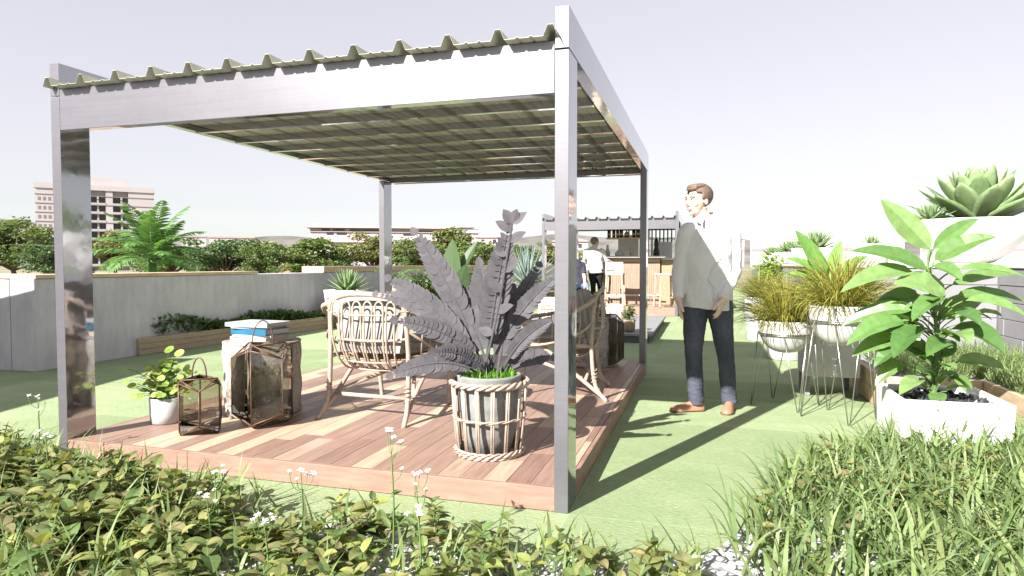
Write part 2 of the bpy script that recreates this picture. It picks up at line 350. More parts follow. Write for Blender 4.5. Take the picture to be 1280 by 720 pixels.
    def thick(s, p, az, el, L, W, T, curve=-0.5, prof=succ, n=7, cup=0.18):
        """fleshy succulent leaf"""
        p = Vector(p); h = Vector((math.cos(az), math.sin(az), 0)); s0 = Vector((-math.sin(az), math.cos(az), 0)); c = p.copy(); rings = []
        for i in range(n + 1):
            t = i / n; e = el - curve * t; d = h * math.cos(e) + Vector((0, 0, math.sin(e))); u = -h * math.sin(e) + Vector((0, 0, math.cos(e)))
            ww = max(0.0006, W * 0.5 * prof(t)); tt = max(0.0005, T * 0.5 * (1 - t) ** 0.8 + 0.0008)
            rings.append([c - s0 * ww + u * (cup * ww), c - s0 * ww * .5 + u * (tt + cup * ww * .25), c + u * tt, c + s0 * ww * .5 + u * (tt + cup * ww * .25), c + s0 * ww + u * (cup * ww),
                          c + s0 * ww * .5 - u * (tt - cup * ww * .3), c - u * tt * 1.3, c - s0 * ww * .5 - u * (tt - cup * ww * .3)])
            c = c + d * (L / n)
        return s.loft(rings)
    def build(s, name, mat, parent=None, smooth=False, bevel=0.0, sub=0, seg=2, wn=False):
        me = bpy.data.meshes.new(name); me.from_pydata([tuple(v) for v in s.v], [], s.f)
        mats = mat if isinstance(mat, (list, tuple)) else [mat]
        for m in mats: me.materials.append(M[m] if isinstance(m, str) else m)
        if len(mats) > 1: me.polygons.foreach_set('material_index', s.mi)
        if smooth: me.polygons.foreach_set('use_smooth', [True] * len(me.polygons))
        me.update(); o = bpy.data.objects.new(name, me); col.objects.link(o)
        if parent is not None: o.parent = parent
        if bevel:
            b = o.modifiers.new('bevel', 'BEVEL'); b.width = bevel; b.segments = seg; b.limit_method = 'ANGLE'; b.angle_limit = R(40); b.harden_normals = False
        if sub:
            q = o.modifiers.new('sub', 'SUBSURF'); q.levels = sub; q.render_levels = sub
        return o

def tag(o, label=None, cat=None, group=None, kind=None):
    if label: o['label'] = label
    if cat: o['category'] = cat
    if group: o['group'] = group
    if kind: o['kind'] = kind
    return o
def thing(name, label, cat, loc=(0, 0, 0), rz=0.0, group=None):
    o = bpy.data.objects.new(name, None); col.objects.link(o); o.empty_display_size = 0.1
    o.location = loc; o.rotation_euler = (0, 0, rz); return tag(o, label, cat, group)
def struct(o): o['kind'] = 'structure'; return o
KIDS = lambda o: [c for c in bpy.data.objects if c.parent == o]
def dup(o, loc=None, rz=None, label=None, group=None, scale=None, parent=None):
    c = o.copy(); col.objects.link(c)
    if parent is not None: c.parent = parent
    for ch in KIDS(o): dup(ch, parent=c)
    if loc is not None: c.location = loc
    if rz is not None: c.rotation_euler = (0, 0, rz)
    if scale is not None: c.scale = (scale,) * 3 if isinstance(scale, (int, float)) else scale
    if label: c['label'] = label
    if group: c['group'] = group
    return c
def U(a, b): return rnd.uniform(a, b)
# ------------------------------------------------------------------ setting: ground, lawn, gravel, hills
g = MB(); g.add([(-4000, -4000, -0.9), (4000, -4000, -0.9), (4000, 5000, -0.9), (-4000, 5000, -0.9)], [(0, 1, 2, 3)])
struct(g.build('ground', 'ground'))
g = MB(); g.box((-12, -8, -0.88), (9, 32, -0.012)); struct(g.build('terrace_slab', 'concrete'))
g = MB(); g.add([(-11.5, -7.5, 0), (8.5, -7.5, 0), (8.5, 31.5, 0), (-11.5, 31.5, 0)], [(0, 1, 2, 3)]); struct(g.build('lawn', 'lawn'))
# gravel bed in front of the lawn: its edge runs along the deck, then swings back on the right
edge = [(-6.5, .35), (-3.3, -.06), (-2.6, -.24), (-1.3, -.40), (-.4, -.43), (.35, -.44), (.62, -.26), (.84, .2), (1.02, .75), (1.35, 1.2), (1.72, 1.62), (2.6, 1.75), (2.9, 1.6)]
g = MB(); k = len(edge); g.add([(x, y, .006) for x, y in edge] + [(-6.5, -5, .006)] + [(4.5, -5, .006), (4.5, 1.6, .006)], [tuple(range(k)) [::-1] + (k, k + 1, k + 2)][:1])
struct(g.build('gravel_bed', 'gravel'))
g = MB(); pb = random.Random(3)
def pebble(x, y, z, r):
    n = 6; vs = []; a = pb.uniform(0, 6); sx = pb.uniform(.8, 1.5); 
    rings = [[(x + r * q * sx * math.cos(a + 2 * PI * j / n) * pb.uniform(.85, 1.15), y + r * q * math.sin(a + 2 * PI * j / n) * pb.uniform(.85, 1.15), z + h * r) for j in range(n)] for q, h in ((.6, -.3), (1, .15), (.65, .6), (.2, .75))]
    g.loft(rings)
for i in range(2600):
    x = pb.uniform(-3.4, 2.5); y = pb.uniform(-1.0, 1.6); ye = None
    for (xa, ya), (xb, yb) in zip(edge, edge[1:]):
        if xa <= x <= xb: ye = ya + (yb - ya) * (x - xa) / (xb - xa)
    if ye is None or y > ye - .03 or y < ye - 1.0: continue
    pebble(x, y, .012, pb.uniform(.008, .022))
tag(g.build('pebbles', 'gravel', smooth=True), 'loose white pebbles under the foreground planting', 'pebbles', kind='stuff')
# far hills
def ridge(name, D, pts, base=-1.0, depth=260):
    """terrain ridge at distance D from the camera; pts = (pixel column, pixel row of the crest)"""
    m = MB(); rr = random.Random(D)
    xs = []; 
    for (xa, ya), (xb, yb) in zip(pts, pts[1:]):
        n = max(2, int((xb - xa) / 12))
        for i in range(n): t = i / n; t2 = t * t * (3 - 2 * t); xs.append((xa + (xb - xa) * t, ya + (yb - ya) * t2 + rr.uniform(-.5, .5)))
    fr, cr, bk = [], [], []
    for x, y in xs:
        c = atd(x, y, D); d = Vector((c.x - CAM.x, c.y - CAM.y, 0)).normalized()
        cr.append(c); fr.append((c.x - d.x * depth, c.y - d.y * depth, base)); bk.append((c.x + d.x * depth, c.y + d.y * depth, base))
    k = len(xs); m.add(fr + cr + bk, [(i, i + 1, k + i + 1, k + i) for i in range(k - 1)] + [(k + i, k + i + 1, 2 * k + i + 1, 2 * k + i) for i in range(k - 1)])
    return struct(m.build(name, 'hill', smooth=True))
ridge('hills', 1500, [(-500, 290), (-200, 272), (0, 274), (60, 279), (180, 291), (300, 297), (350, 295), (420, 298), (560, 303), (640, 298), (690, 293), (780, 297), (900, 296), (960, 303), (1050, 306), (1150, 302), (1300, 298), (1700, 300)])

# ------------------------------------------------------------------ pergola
W_, D_, A_, B_, ZT, ZB, ZS = 3.047, 4.156, 0.0655, 0.191, 2.297, 1.913, 2.107
def make_pergola(label):
    t = thing('pergola', label, 'pergola', (0, 0, 0), 0, 'steel pergolas with ribbed roofs in a row')
    def bx(name, a, b):
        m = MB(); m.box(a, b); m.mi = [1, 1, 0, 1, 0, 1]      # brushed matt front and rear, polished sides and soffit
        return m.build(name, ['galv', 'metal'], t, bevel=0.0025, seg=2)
    for x0 in (-W_, -A_):
        for y0 in (0, D_ - B_): bx('post', (x0, y0, 0), (x0 + A_, y0 + B_, ZS - .003))
    for x0 in (-W_, -A_): bx('side_beam', (x0, -.001, ZS + .003), (x0 + A_, D_, ZT))
    bx('front_beam', (-W_ + A_ + .001, .001, ZB), (-A_ - .001, .06, 2.146))
    bx('rear_beam', (-W_ + A_ + .001, D_ - .062, 2.09), (-A_ - .001, D_ - .002, 2.146))
    for y in (.62, 1.05, 1.47, 1.89, 2.31, 2.73, 3.15, 3.57):
        MB().box((-W_ + A_ + .002, y, 2.098), (-A_ - .002, y + .003, 2.147)).box((-W_ + A_ + .002, y + .0035, 2.098), (-A_ - .002, y + .04, 2.101)).build('purlin', 'metal', t)
    MB().box((-2.975, D_ + .062, 2.09), (-.072, D_ + .066, 2.206)).build('rear_flashing', 'galv', t)
    # ribbed sheet: tall trapezoid ribs with two small ones between
    m = MB(); p = .2435; prof = []; x = -2.968
    def rib(xc, h, a, b): return [(xc - b, 0), (xc - a, h), (xc + a, h), (xc + b, 0)]
    for i in range(13):
        xc = -2.996 + i * p; prof += rib(xc, .048, .012, .032)
        if i < 12: prof += rib(xc + p * .38, .006, .004, .009) + rib(xc + p * .64, .006, .004, .009)
    y0, y1, z0 = -.06, D_ + .06, 2.152; n = len(prof); th = .0016
    vs = [(a, y0, z0 + h) for a, h in prof] + [(a, y1, z0 + h) for a, h in prof] + [(a, y0, z0 + h - th) for a, h in prof] + [(a, y1, z0 + h - th) for a, h in prof]
    fs = [(i, i + 1, n + i + 1, n + i) for i in range(n - 1)] + [(2 * n + i, 3 * n + i, 3 * n + i + 1, 2 * n + i + 1) for i in range(n - 1)] + [(i, 2 * n + i, 2 * n + i + 1, i + 1) for i in range(n - 1)] + [(n + i, n + i + 1, 3 * n + i + 1, 3 * n + i) for i in range(n - 1)]
    m.add(vs, fs); m.build('roof_sheet', 'roof_green', t)
    return t
pg = make_pergola('large steel pergola with green ribbed roof standing over the nearest wooden deck')
dup(pg, (0, 11.8, 0.0), label='steel pergola over the bar deck with a bottle shelf hanging under it')
dup(pg, (0.25, 23.6, 0.0), label='farthest steel pergola, seen through the posts behind the bar')

def make_deck(label):
    t = thing('wooden_deck', label, 'deck', (0, 0, 0), 0, 'low wooden decks under the pergolas')
    m = MB(); rr = random.Random(11); x = -W_ + .03; wd = .118
    while x < -.03:
        x1 = min(x + wd, -.028); y = .028
        first = True
        while y < D_ - .03:
            L = rr.uniform(.25, 1.2) if first else rr.uniform(.7, 1.5); first = False
            y1 = min(y + L, D_ - .028)
            if D_ - .028 - y1 < .15: y1 = D_ - .028
            m.box((x, y, .09), (x1 - .003, y1 - .002, .1138 + rr.uniform(0, .0006))); y = y1
        x = x1
    m.build('deck_boards', 'deck', t)
    xs = -W_ + .003 + .30 * W_
    MB().box((-W_ + .003, .003, .004), (xs, .027, .1145)).build('fascia_board', 'fascia', t, bevel=.002)
    MB().box((xs + .002, .003, .004), (-.003, .0265, .1142)).build('fascia_board', 'fascia', t, bevel=.002)
    for a in (-W_ + .003, -.027): MB().box((a, .029, .004), (a + .024, D_ - .003, .1142)).build('fascia_board', 'fascia', t, bevel=.002)
    MB().box((-W_ + .03, D_ - .027, .004), (-.03, D_ - .003, .1140)).build('fascia_board', 'fascia', t, bevel=.002)
    MB().box((-W_ + .05, .05, .006), (-.05, D_ - .05, .088)).build('frame', 'timber_edge', t)
    return t
dk = make_deck('reddish wooden deck under the large nearest pergola')
dup(dk, (0, 11.8, 0), label='wooden deck carrying the bar and its stools', scale=(1, 1, 1.65))
dup(dk, (.25, 23.6, 0), label='farthest wooden deck, behind the bar')
t = thing('stone_platform', 'low pale stone platform on the lawn between the near deck and the bar', 'platform', (0, 0, 0))
m = MB()
for i in range(5):
    for j in range(5): m.box((-3.0 + i * .57, 6.66 + j * .70, .10), (-3.0 + (i + 1) * .57 - .004, 6.66 + (j + 1) * .70 - .004, .135))
m.build('paving', 'concrete_white', t, bevel=.003)
MB().box((-2.97, 6.70, .004), (-.19, 10.12, .098)).build('base', 'seam', t)

# ------------------------------------------------------------------ left: parapet wall with timber caps, planter bed
t = thing('parapet_wall', 'long grey concrete parapet wall with a timber cap along the left side', 'wall')
MB().box((-6.55, 2.294, 0), (-6.205, 31, .985)).build('wall', 'concrete', t, bevel=.006)
MB().box((-11, 2.29, 0), (-6.556, 2.75, .975)).build('return_wall', 'concrete', t, bevel=.006)
MB().box((-11, 2.36, .988), (-6.7, 2.86, 1.03)).build('timber_cap', 'timber_pale', t, bevel=.004)
MB().box((-6.69, 2.30, .988), (-6.19, 5.9, 1.03)).build('timber_cap', 'timber_pale', t, bevel=.004)
MB().box((-6.66, 7.75, .988), (-6.19, 31, 1.10)).build('timber_cap', 'timber_pale', t, bevel=.004)
t = thing('shadow_caster', 'plain grey block added out of view to shade the left lawn', 'shadow caster')  # unseen block, added only to throw the shadow across the left lawn
a, b = Vector((-5.55, -4.4, 0)), Vector((-6.73, .30, 0)); nrm = (b - a).normalized().cross(Vector((0, 0, 1))) * -2.6
q = [a, b, b + nrm, a + nrm]
MB().hexa(q, [p + Vector((0, 0, 2.3)) for p in q]).build('wall', 'concrete', t, bevel=.006)
q2 = [p + (p - (a + b) / 2 - nrm / 2) * .01 for p in q]
MB().hexa([p + Vector((0, 0, 2.304)) for p in q2], [p + Vector((0, 0, 2.36)) for p in q2]).build('roof', 'concrete_white', t, bevel=.006)

t = thing('planter_bed', 'long timber edged planting bed at the foot of the left wall', 'planter')
pa, pb_ = Vector((-6.16, 3.57, 0)), Vector((-5.30, 14.2, 0)); pd = (pb_ - pa).normalized(); pn = Vector((pd.y, -pd.x, 0))
LP = (pb_ - pa).length
for r_ in range(3):
    m = MB(); z0 = .003 + r_ * .072; s_ = 0
    while s_ < LP:
        L = min([1.6, 2.1, 1.85][r_] , LP - s_)
        p, q = pa + pd * s_, pa + pd * (s_ + L - .003); w2 = pn * -.05
        b4 = [p, q, q + w2, p + w2]; m.hexa([v + Vector((0, 0, z0)) for v in b4], [v + Vector((0, 0, z0 + .069)) for v in b4]); s_ += L
    m.build('timber_board', 'timber_edge', t, bevel=.004)
m = MB(); q = [pa + Vector((-.02, .03, 0)), pb_ + pn * -.06, Vector((-6.2, 14.2, 0)), Vector((-6.2, 3.7, 0))]
m.add([v + Vector((0, 0, .17)) for v in q], [(0, 1, 2, 3)]); m.build('soil', 'soil', t)
# ground cover in the bed
def cover(name, label, spots, mat, L=(.05, .10), W=.5, n=4):
    m = MB()
    for x, y, z, az, el in spots:
        l = U(*L); m.leaf((x, y, z), az, el, l, l * W, U(.2, 1.0), ovate, n, .15)
    return tag(m.build(name, mat), label, 'ground cover', kind='stuff')
sp = []
for i in range(5200):
    s_ = U(0.25, 8.0); p = pa + pd * s_; wmax = max(.22, abs(p.x + 6.2) - .04); p = p - pn * U(0.02, wmax)
    h = U(.03, .15) * (1.35 if s_ < 2.2 else 1.0) * (1 + .4 * math.sin(s_ * 3))
    sp.append((p.x + U(-.02, .02), p.y, .17 + h, U(0, 6.28), U(-.1, 1.2)))
cover('ground_cover', 'dense low green ground cover filling the bed by the left wall', sp, 'leaf_cover', (.05, .11), .5)

# ------------------------------------------------------------------ right: stone wall and raised bed
t = thing('stone_wall', 'pale stone block wall on the right carrying the white succulent bowls', 'wall')
WT = 1.10; XR = 3.27; YF = 4.4; XL = 1.95
m = MB(); rr = random.Random(5)
def course(fix, axis, a0, a1, sgn):
    for r_ in range(7):
        z0 = .003 + r_ * .157; a = a0 - (rr.uniform(.2, .9))
        while a < a1:
            L = rr.uniform(.8, 1.5); b0, b1 = max(a, a0), min(a + L, a1)
            if b1 - b0 > .03:
                e = rr.uniform(0, .006)
                if axis == 'x': m.box((b0, fix - e, z0), (b1 - .006, fix + .09, z0 + .152))
                else: m.box((fix - e, b0, z0), (fix + .09, b1 - .006, z0 + .152))
            a += L
course(YF, 'x', XL, XR - .005, 1); course(XR, 'y', -1.0, YF - .01, 1); course(XL + .008, 'y', YF + .1, 19, 1)
m.build('blocks', 'concrete_white', t, bevel=.004)
MB().box((XL + .02, YF + .02, .003), (XR + .02, 19, 1.095)).box((XR + .022, -1, .003), (XR + .6, 19, 1.095)).build('core', 'seam', t)
MB().box((XL - .02, YF - .02, 1.104), (XR - .025, 19, 1.15)).box((XR - .02, -1.05, 1.104), (XR + .62, 19, 1.15)).build('coping', 'white_plaster', t, bevel=.005)

t = thing('timber_edging', 'timber plank edging of the raised bed on the right', 'edging')
m = MB()
for (x0, y0, x1, y1) in ((1.90, 2.76, 1.94, 4.37), (1.945, 2.76, 2.585, 2.80), (2.59, .2, 2.63, 2.80)):
    for r_ in range(2): m.box((x0, y0, .004 + r_ * .135), (x1, y1, .136 + r_ * .135))
m.build('plank', 'timber_pale', t, bevel=.004)
MB().add([(1.945, 2.805, .20), (3.265, 2.805, .20), (3.265, 4.39, .20), (1.945, 4.39, .20)], [(0, 1, 2, 3)]).add([(2.635, .2, .20), (3.265, .2, .20), (3.265, 2.804, .20), (2.635, 2.804, .20)], [(0, 1, 2, 3)]).build('gravel_fill', 'gravel', t)
m = MB()
for i in range(5200):
    x, y = U(2.75, 3.25), U(.6, 4.35)
    if i % 3 == 0: x = U(2.1, 3.2); y = U(3.3, 4.35)
    m.blade((x, y, .20), U(0, 6.28), U(.7, 1.45), U(.12, .34), U(.006, .012), U(.6, 1.8), 4, U(-1, 1))
tag(m.build('mondo_grass', 'leaf_grass'), 'dark tufted grass filling the raised bed under the stone wall', 'ground cover', kind='stuff')
# ------------------------------------------------------------------ far background: trees, houses
def make_tree_mesh(seed, H=6.5, Wd=8.5, light=False):
    """trunk mesh and crown mesh in local coordinates"""
    rr = random.Random(seed); tr = MB(); cr = MB(); tips = []
    th = H * rr.uniform(.12, .18); p0 = Vector((0, 0, 0)); p1 = Vector((rr.uniform(-.3, .3), rr.uniform(-.3, .3), th))
    tr.tube([p0, (p0 + p1) / 2 + Vector((.06, 0, 0)), p1], [.26, .2, .17], 8)
    for i in range(13):
        az = i * 2 * PI / 13 + rr.uniform(-.3, .3); r = Wd / 2 * rr.uniform(.4, .9); z = H * rr.uniform(.28, .78)
        q = Vector((math.cos(az) * r, math.sin(az) * r, z)); mid = p1.lerp(q, .5) + Vector((0, 0, .35))
        tr.tube([p1, mid, q], [.12, .07, .03], 6); tips.append((q, rr.uniform(.9, 1.6))); tips.append((mid + Vector((rr.uniform(-.8, .8), rr.uniform(-.8, .8), rr.uniform(.3, 1.2))), rr.uniform(.8, 1.3)))
    for i in range(12):
        q = Vector((rr.gauss(0, Wd * .19), rr.gauss(0, Wd * .17), H * rr.uniform(.68, .95))); tr.tube([p1, q], [.1, .02], 5); tips.append((q, rr.uniform(.8, 1.4)))
    for q, rad in tips:
        for j in range(int(150 * rad)):
            u = Vector((rr.gauss(0, 1), rr.gauss(0, 1), rr.gauss(0, 1))).normalized() * rad * rr.uniform(.35, 1.05); u.z *= .6
            c = q + u; a = rr.uniform(.12, .24); n = Vector((rr.gauss(0, 1), rr.gauss(0, 1), rr.gauss(.6, 1))).normalized(); s1 = n.orthogonal().normalized() * a; s2 = n.cross(s1).normalized() * a * .6
            cr.add([c - s1, c + s2, c + s1, c - s2], [(0, 1, 2, 3)])
    return tr, cr
GZ = -.88
protos = []
tree_spots = [  # pixel column, distance, crown width px, top row, base row
    (18, 88, 95, 272, 'broad dense green tree at the far left edge beyond the wall'),
    (62, 74, 60, 296, 'low round tree left of the steel post beyond the wall'),
    (145, 92, 75, 293, 'dark round tree below the apartment tower'),
    (212, 80, 70, 296, 'bushy tree just right of the palm'),
    (282, 78, 80, 288, 'wide tree standing clear of its neighbours, right of the palm'),
    (377, 82, 92, 290, 'tree with a terracotta house showing through its crown'),
    (332, 70, 55, 305, 'low shrubby tree between two wider trees'),
    (470, 84, 74, 296, 'round tree behind the white agave bowl'),
    (420, 95, 50, 306, 'small tree at the foot of the terracotta villa'),
    (522, 80, 72, 297, 'round tree right of the rear left pergola post'),
    (556, 90, 70, 290, 'taller yellowish tree behind the banana leaves'),
    (603, 76, 76, 294, 'rounded tree near the right end of the long building'),
    (640, 95, 60, 300, 'distant tree behind the dark potted plant'),
    (700, 120, 55, 306, 'distant tree behind the bar pergola, partly hidden by its post'),
]
for i, (px, D, wpx, top, lab) in enumerate(tree_spots):
    p = atd(px, 330, D); hgt = ((330 - top) / FPX * D + 1.144 - GZ) * 1.0; wid = wpx / FPX * D * 1.32
    k = (0, 1, 2, 3, 1, 3, 0, 2, 1, 0, 2, 3, 1, 2)[i]
    if i < 4:
        tr, cr = make_tree_mesh(40 + i * 7, (6.5, 5.6, 7.4, 6.2)[i], (8.5, 9.6, 7.6, 8.8)[i])
        t = thing('tree', lab, 'tree', (p.x, p.y, GZ), 0, 'trees beyond the left wall')
        tr.build('trunk', 'trunk', t); cr.build('crown', ('leaf_tree', 'leaf_tree_deep', 'leaf_tree_olive', 'leaf_tree_light')[i], t); protos.append(t)
        t.scale = (wid / 8.5, wid / 8.5, hgt / 6.9)
    else:
        dup(protos[k], (p.x, p.y, GZ), U(0, 6), lab, scale=(wid / 8.5, wid / 8.5, hgt / 6.9))

# apartment tower -----------------------------------------------------------
def axis_house(name, label, cat, pxl, pxr, base_row, D, group=None):
    ra, rb = _ray(pxl, base_row).normalized(), _ray(pxr, base_row).normalized(); rc = (ra + rb).normalized(); D2 = D * (_ray((pxl + pxr) / 2, base_row).length / FPX); a = CAM + ra * (D2 / ra.dot(rc)); b = CAM + rb * (D2 / rb.dot(rc)); d = Vector((b.x - a.x, b.y - a.y, 0)); L = d.length
    t = thing(name, label, cat, (a.x, a.y, GZ), math.atan2(d.y, d.x), group); return t, L
def rowz(row, D): return (330 - row) / FPX * D + 1.144 - GZ
D = 205
t, L = axis_house('apartment_building', 'pale pink apartment tower with dark balcony recesses at the far left', 'building', 46, 194, 330, D)
sx = L / 148
def X_(px): return (px - 46) * sx
H = rowz(232, D); H0 = rowz(222, D); dep = 16; fl = (H - 2.0) / 9
m = MB()
bays = [(46, 66), (66, 110), (131, 140), (160, 194)]
for a, b in bays: m.box((X_(a), 0, 0), (X_(b), dep, H - 1.6))
m.box((0, 1.6, 0), (X_(194), dep - .01, H - 1.61)); m.box((-.3, -.3, H - 1.59), (X_(194) + .3, dep, H)); m.build('wall', 'far_wall', t)
MB().box((X_(110), 2, H + .01), (X_(160), 11, H0)).build('roof_block', 'far_wall', t)
for k in range(9):
    MB().box((-.12, -.12, 1.2 + k * fl), (X_(194) + .12, -.01, 1.2 + k * fl + .22)).build('floor_band', 'far_trim', t)
for a, b in ((110, 120), (121, 131), (140, 150), (151, 160)):
    for k in range(8):
        z = 1.5 + k * fl
        MB().box((X_(b) - .02, .4, z - .1), (X_(b) + (.5 if b in (120, 150) else .02), 1.55, z + fl)).build('partition', 'far_wall_white', t)
        f = MB().box((X_(a) + .05, 1.0, z), (X_(b) - .05, 1.59, z + fl - .35)).build('window', 'far_glass', t)
        MB().box((X_(a) + .02, -.1, z - .08), (X_(b) - .02, .05, z + .55)).build('balcony', 'far_wall_white', t)
for k in range(8):
    for j in range(3): MB().box((X_(49 + j * 6), -.06, 2.2 + k * fl), (X_(52 + j * 6), -.005, 1.5 + k * fl + fl * .62)).build('window', 'far_trim', t)
# long low building ------------------------------------------------------------
D = 250
t, L = axis_house('long_building', 'long low pale building with a pinkish roof line behind the trees', 'building', 388, 598, 330, D)
sx = L / 210
X_ = lambda px: (px - 388) * sx
MB().box((0, 0, 0), (L, 14, rowz(286, D))).build('wall', 'far_wall_white', t)
MB().hexa([(-1.5, -2, rowz(285.6, D)), (X_(560), -2, rowz(285.6, D)), (X_(560), 15, rowz(285.6, D)), (-1.5, 15, rowz(285.6, D))], [(1, -1.5, rowz(281.5, D)), (X_(556), -1.5, rowz(284, D)), (X_(556), 12, rowz(283, D)), (1, 12, rowz(281, D))]).build('roof', 'far_roof', t)
MB().hexa([(X_(548), -1, rowz(284.4, D)), (X_(594), -1, rowz(283.5, D)), (X_(594), 10, rowz(283.5, D)), (X_(548), 10, rowz(284.4, D))], [(X_(548), -1, rowz(283.4, D)), (X_(594), -1, rowz(277.2, D)), (X_(594), 10, rowz(277.2, D)), (X_(548), 10, rowz(283.4, D))]).build('sloping_canopy', 'far_wall', t)
for a, b, r0, r1 in ((408, 416, 294, 291), (420, 432, 294, 291), (436, 476, 289, 287.3), (502, 516, 294.5, 292.5), (402, 412, 289, 286.8), (415, 430, 289, 287), (520, 560, 290, 288.4), (565, 590, 293, 291.5)):
    MB().box((X_(a), -.15, rowz(r0, D)), (X_(b), -.01, rowz(r1, D))).build('window', 'far_glass', t)
MB().box((-.2, -.6, rowz(290.8, D)), (L, -.16, rowz(289.7, D))).build('balcony_band', 'far_wall', t)
def hip_house(label, pxl, pxr, eave, ridge_, D, wall='far_wall_white', dep=9):
    t, L = axis_house('villa', label, 'house', pxl, pxr, 330, D, 'pale villas among the trees')
    ze, zr = rowz(eave, D), rowz(ridge_, D); MB().box((0, 0, 0), (L, dep, ze)).build('wall', wall, t)
    MB().add([(-.6, -.6, ze + .01), (L + .6, -.6, ze + .01), (L + .6, dep + .6, ze + .01), (-.6, dep + .6, ze + .01), (L * .38, dep / 2, zr), (L * .62, dep / 2, zr)], [(0, 1, 5, 4), (1, 2, 5), (2, 3, 4, 5), (3, 0, 4), (3, 2, 1, 0)]).build('roof', 'far_roof', t)
    n = max(2, int(L / 4))
    for i in range(n): MB().box(((i + .35) * L / n, -.08, ze - 2.0), ((i + .65) * L / n, -.01, ze - .7)).build('window', 'far_glass', t)
hip_house('villa with a low pinkish hip roof in front of the long building', 408, 484, 303, 292, 180)
hip_house('orange walled house half hidden by the tree left of the agave bowl', 352, 398, 319, 313, 150, 'far_orange', 7)
hip_house('small pale house between the palm and the wide tree', 318, 350, 306, 301, 190)
hip_house('white villa behind the banana leaves', 560, 612, 305, 297, 170)
hip_house('flat pale house right of the long building', 596, 640, 297, 292, 240)
hip_house('low pale house behind the bar pergola', 690, 735, 302, 296, 210)
for a, b, r0, D, lab in ((938, 1010, 299.5, 520, 'long pale pink block on the horizon right of the man'), (1030, 1130, 297.5, 470, 'wide pinkish building on the horizon behind the lily'), (1150, 1290, 300, 500, 'pale low building on the horizon behind the big bowl'), (880, 930, 302, 560, 'small pink block on the horizon behind the man'), (262, 318, 297.5, 420, 'low pinkish block on the skyline between the palm and the villas'), (228, 258, 296.5, 480, 'small beige block on the skyline right of the palm')):
    t, L = axis_house('horizon_building', lab, 'building', a, b, 330, D, 'pale buildings on the horizon')
    z = rowz(r0, D); MB().box((0, 0, 0), (L, 14, z)).build('wall', 'far_wall', t); MB().box((-.5, -.5, z + .01), (L + .5, 14, z + 1.0)).build('roof', 'far_roof', t)
    MB().box((.5, -.2, z * .55), (L - .5, -.02, z * .68)).build('window_band', 'far_trim', t)

# palm beyond the wall ------------------------------------------------------------
def pinnate(m, p, az, el, L, droop, lw, ll, n=20, seg=10):
    """feather frond: rachis plus leaflets on both sides"""
    p = Vector(p); h = Vector((math.cos(az), math.sin(az), 0)); s0 = Vector((-math.sin(az), math.cos(az), 0)); pts = [p.copy()]; ds = []
    for i in range(n):
        e = el - droop * (i / n) ** 1.3; d = h * math.cos(e) + Vector((0, 0, math.sin(e))); ds.append(d); pts.append(pts[-1] + d * L / n)
    m.tube(pts, [.012 * (1 - .8 * i / n) for i in range(n + 1)], 5)
    for i in range(3, n):
        t = i / n; l = ll * math.sin(PI * (.12 + .83 * t)) * U(.85, 1.1)
        for sg in (-1, 1):
            dd = (s0 * sg * .8 + ds[i] * .65 + Vector((0, 0, -.15 + U(-.15, .1)))).normalized()
            q = pts[i] + dd * l + Vector((0, 0, -.12 * l)); m.leafpp(pts[i], q, lw, .10, lance, 4, .2, (ds[i].cross(dd) * sg).to_tuple())
t = thing('palm_tree', 'feathery bright green palm rising behind the parapet wall', 'palm', (-10.75, 8.35, -.1))
m = MB(); m.tube([(0, 0, 0), (.03, 0, .7), (0, 0, 1.35)], [.12, .10, .085], 10); m.build('trunk', 'stem_green', t, smooth=True)
m = MB()
for i in range(27):
    az = i * 2.4; pinnate(m, (0, 0, 1.25 + .25 * (i / 27)), az, (.30 + 1.12 * i / 27) * U(.9, 1.05), U(1.0, 1.4), U(.9, 1.5) * (1.1 - .6 * i / 27), .06, .34, 20)
m.build('fronds', 'leaf_palm', t)
ZD = .1142
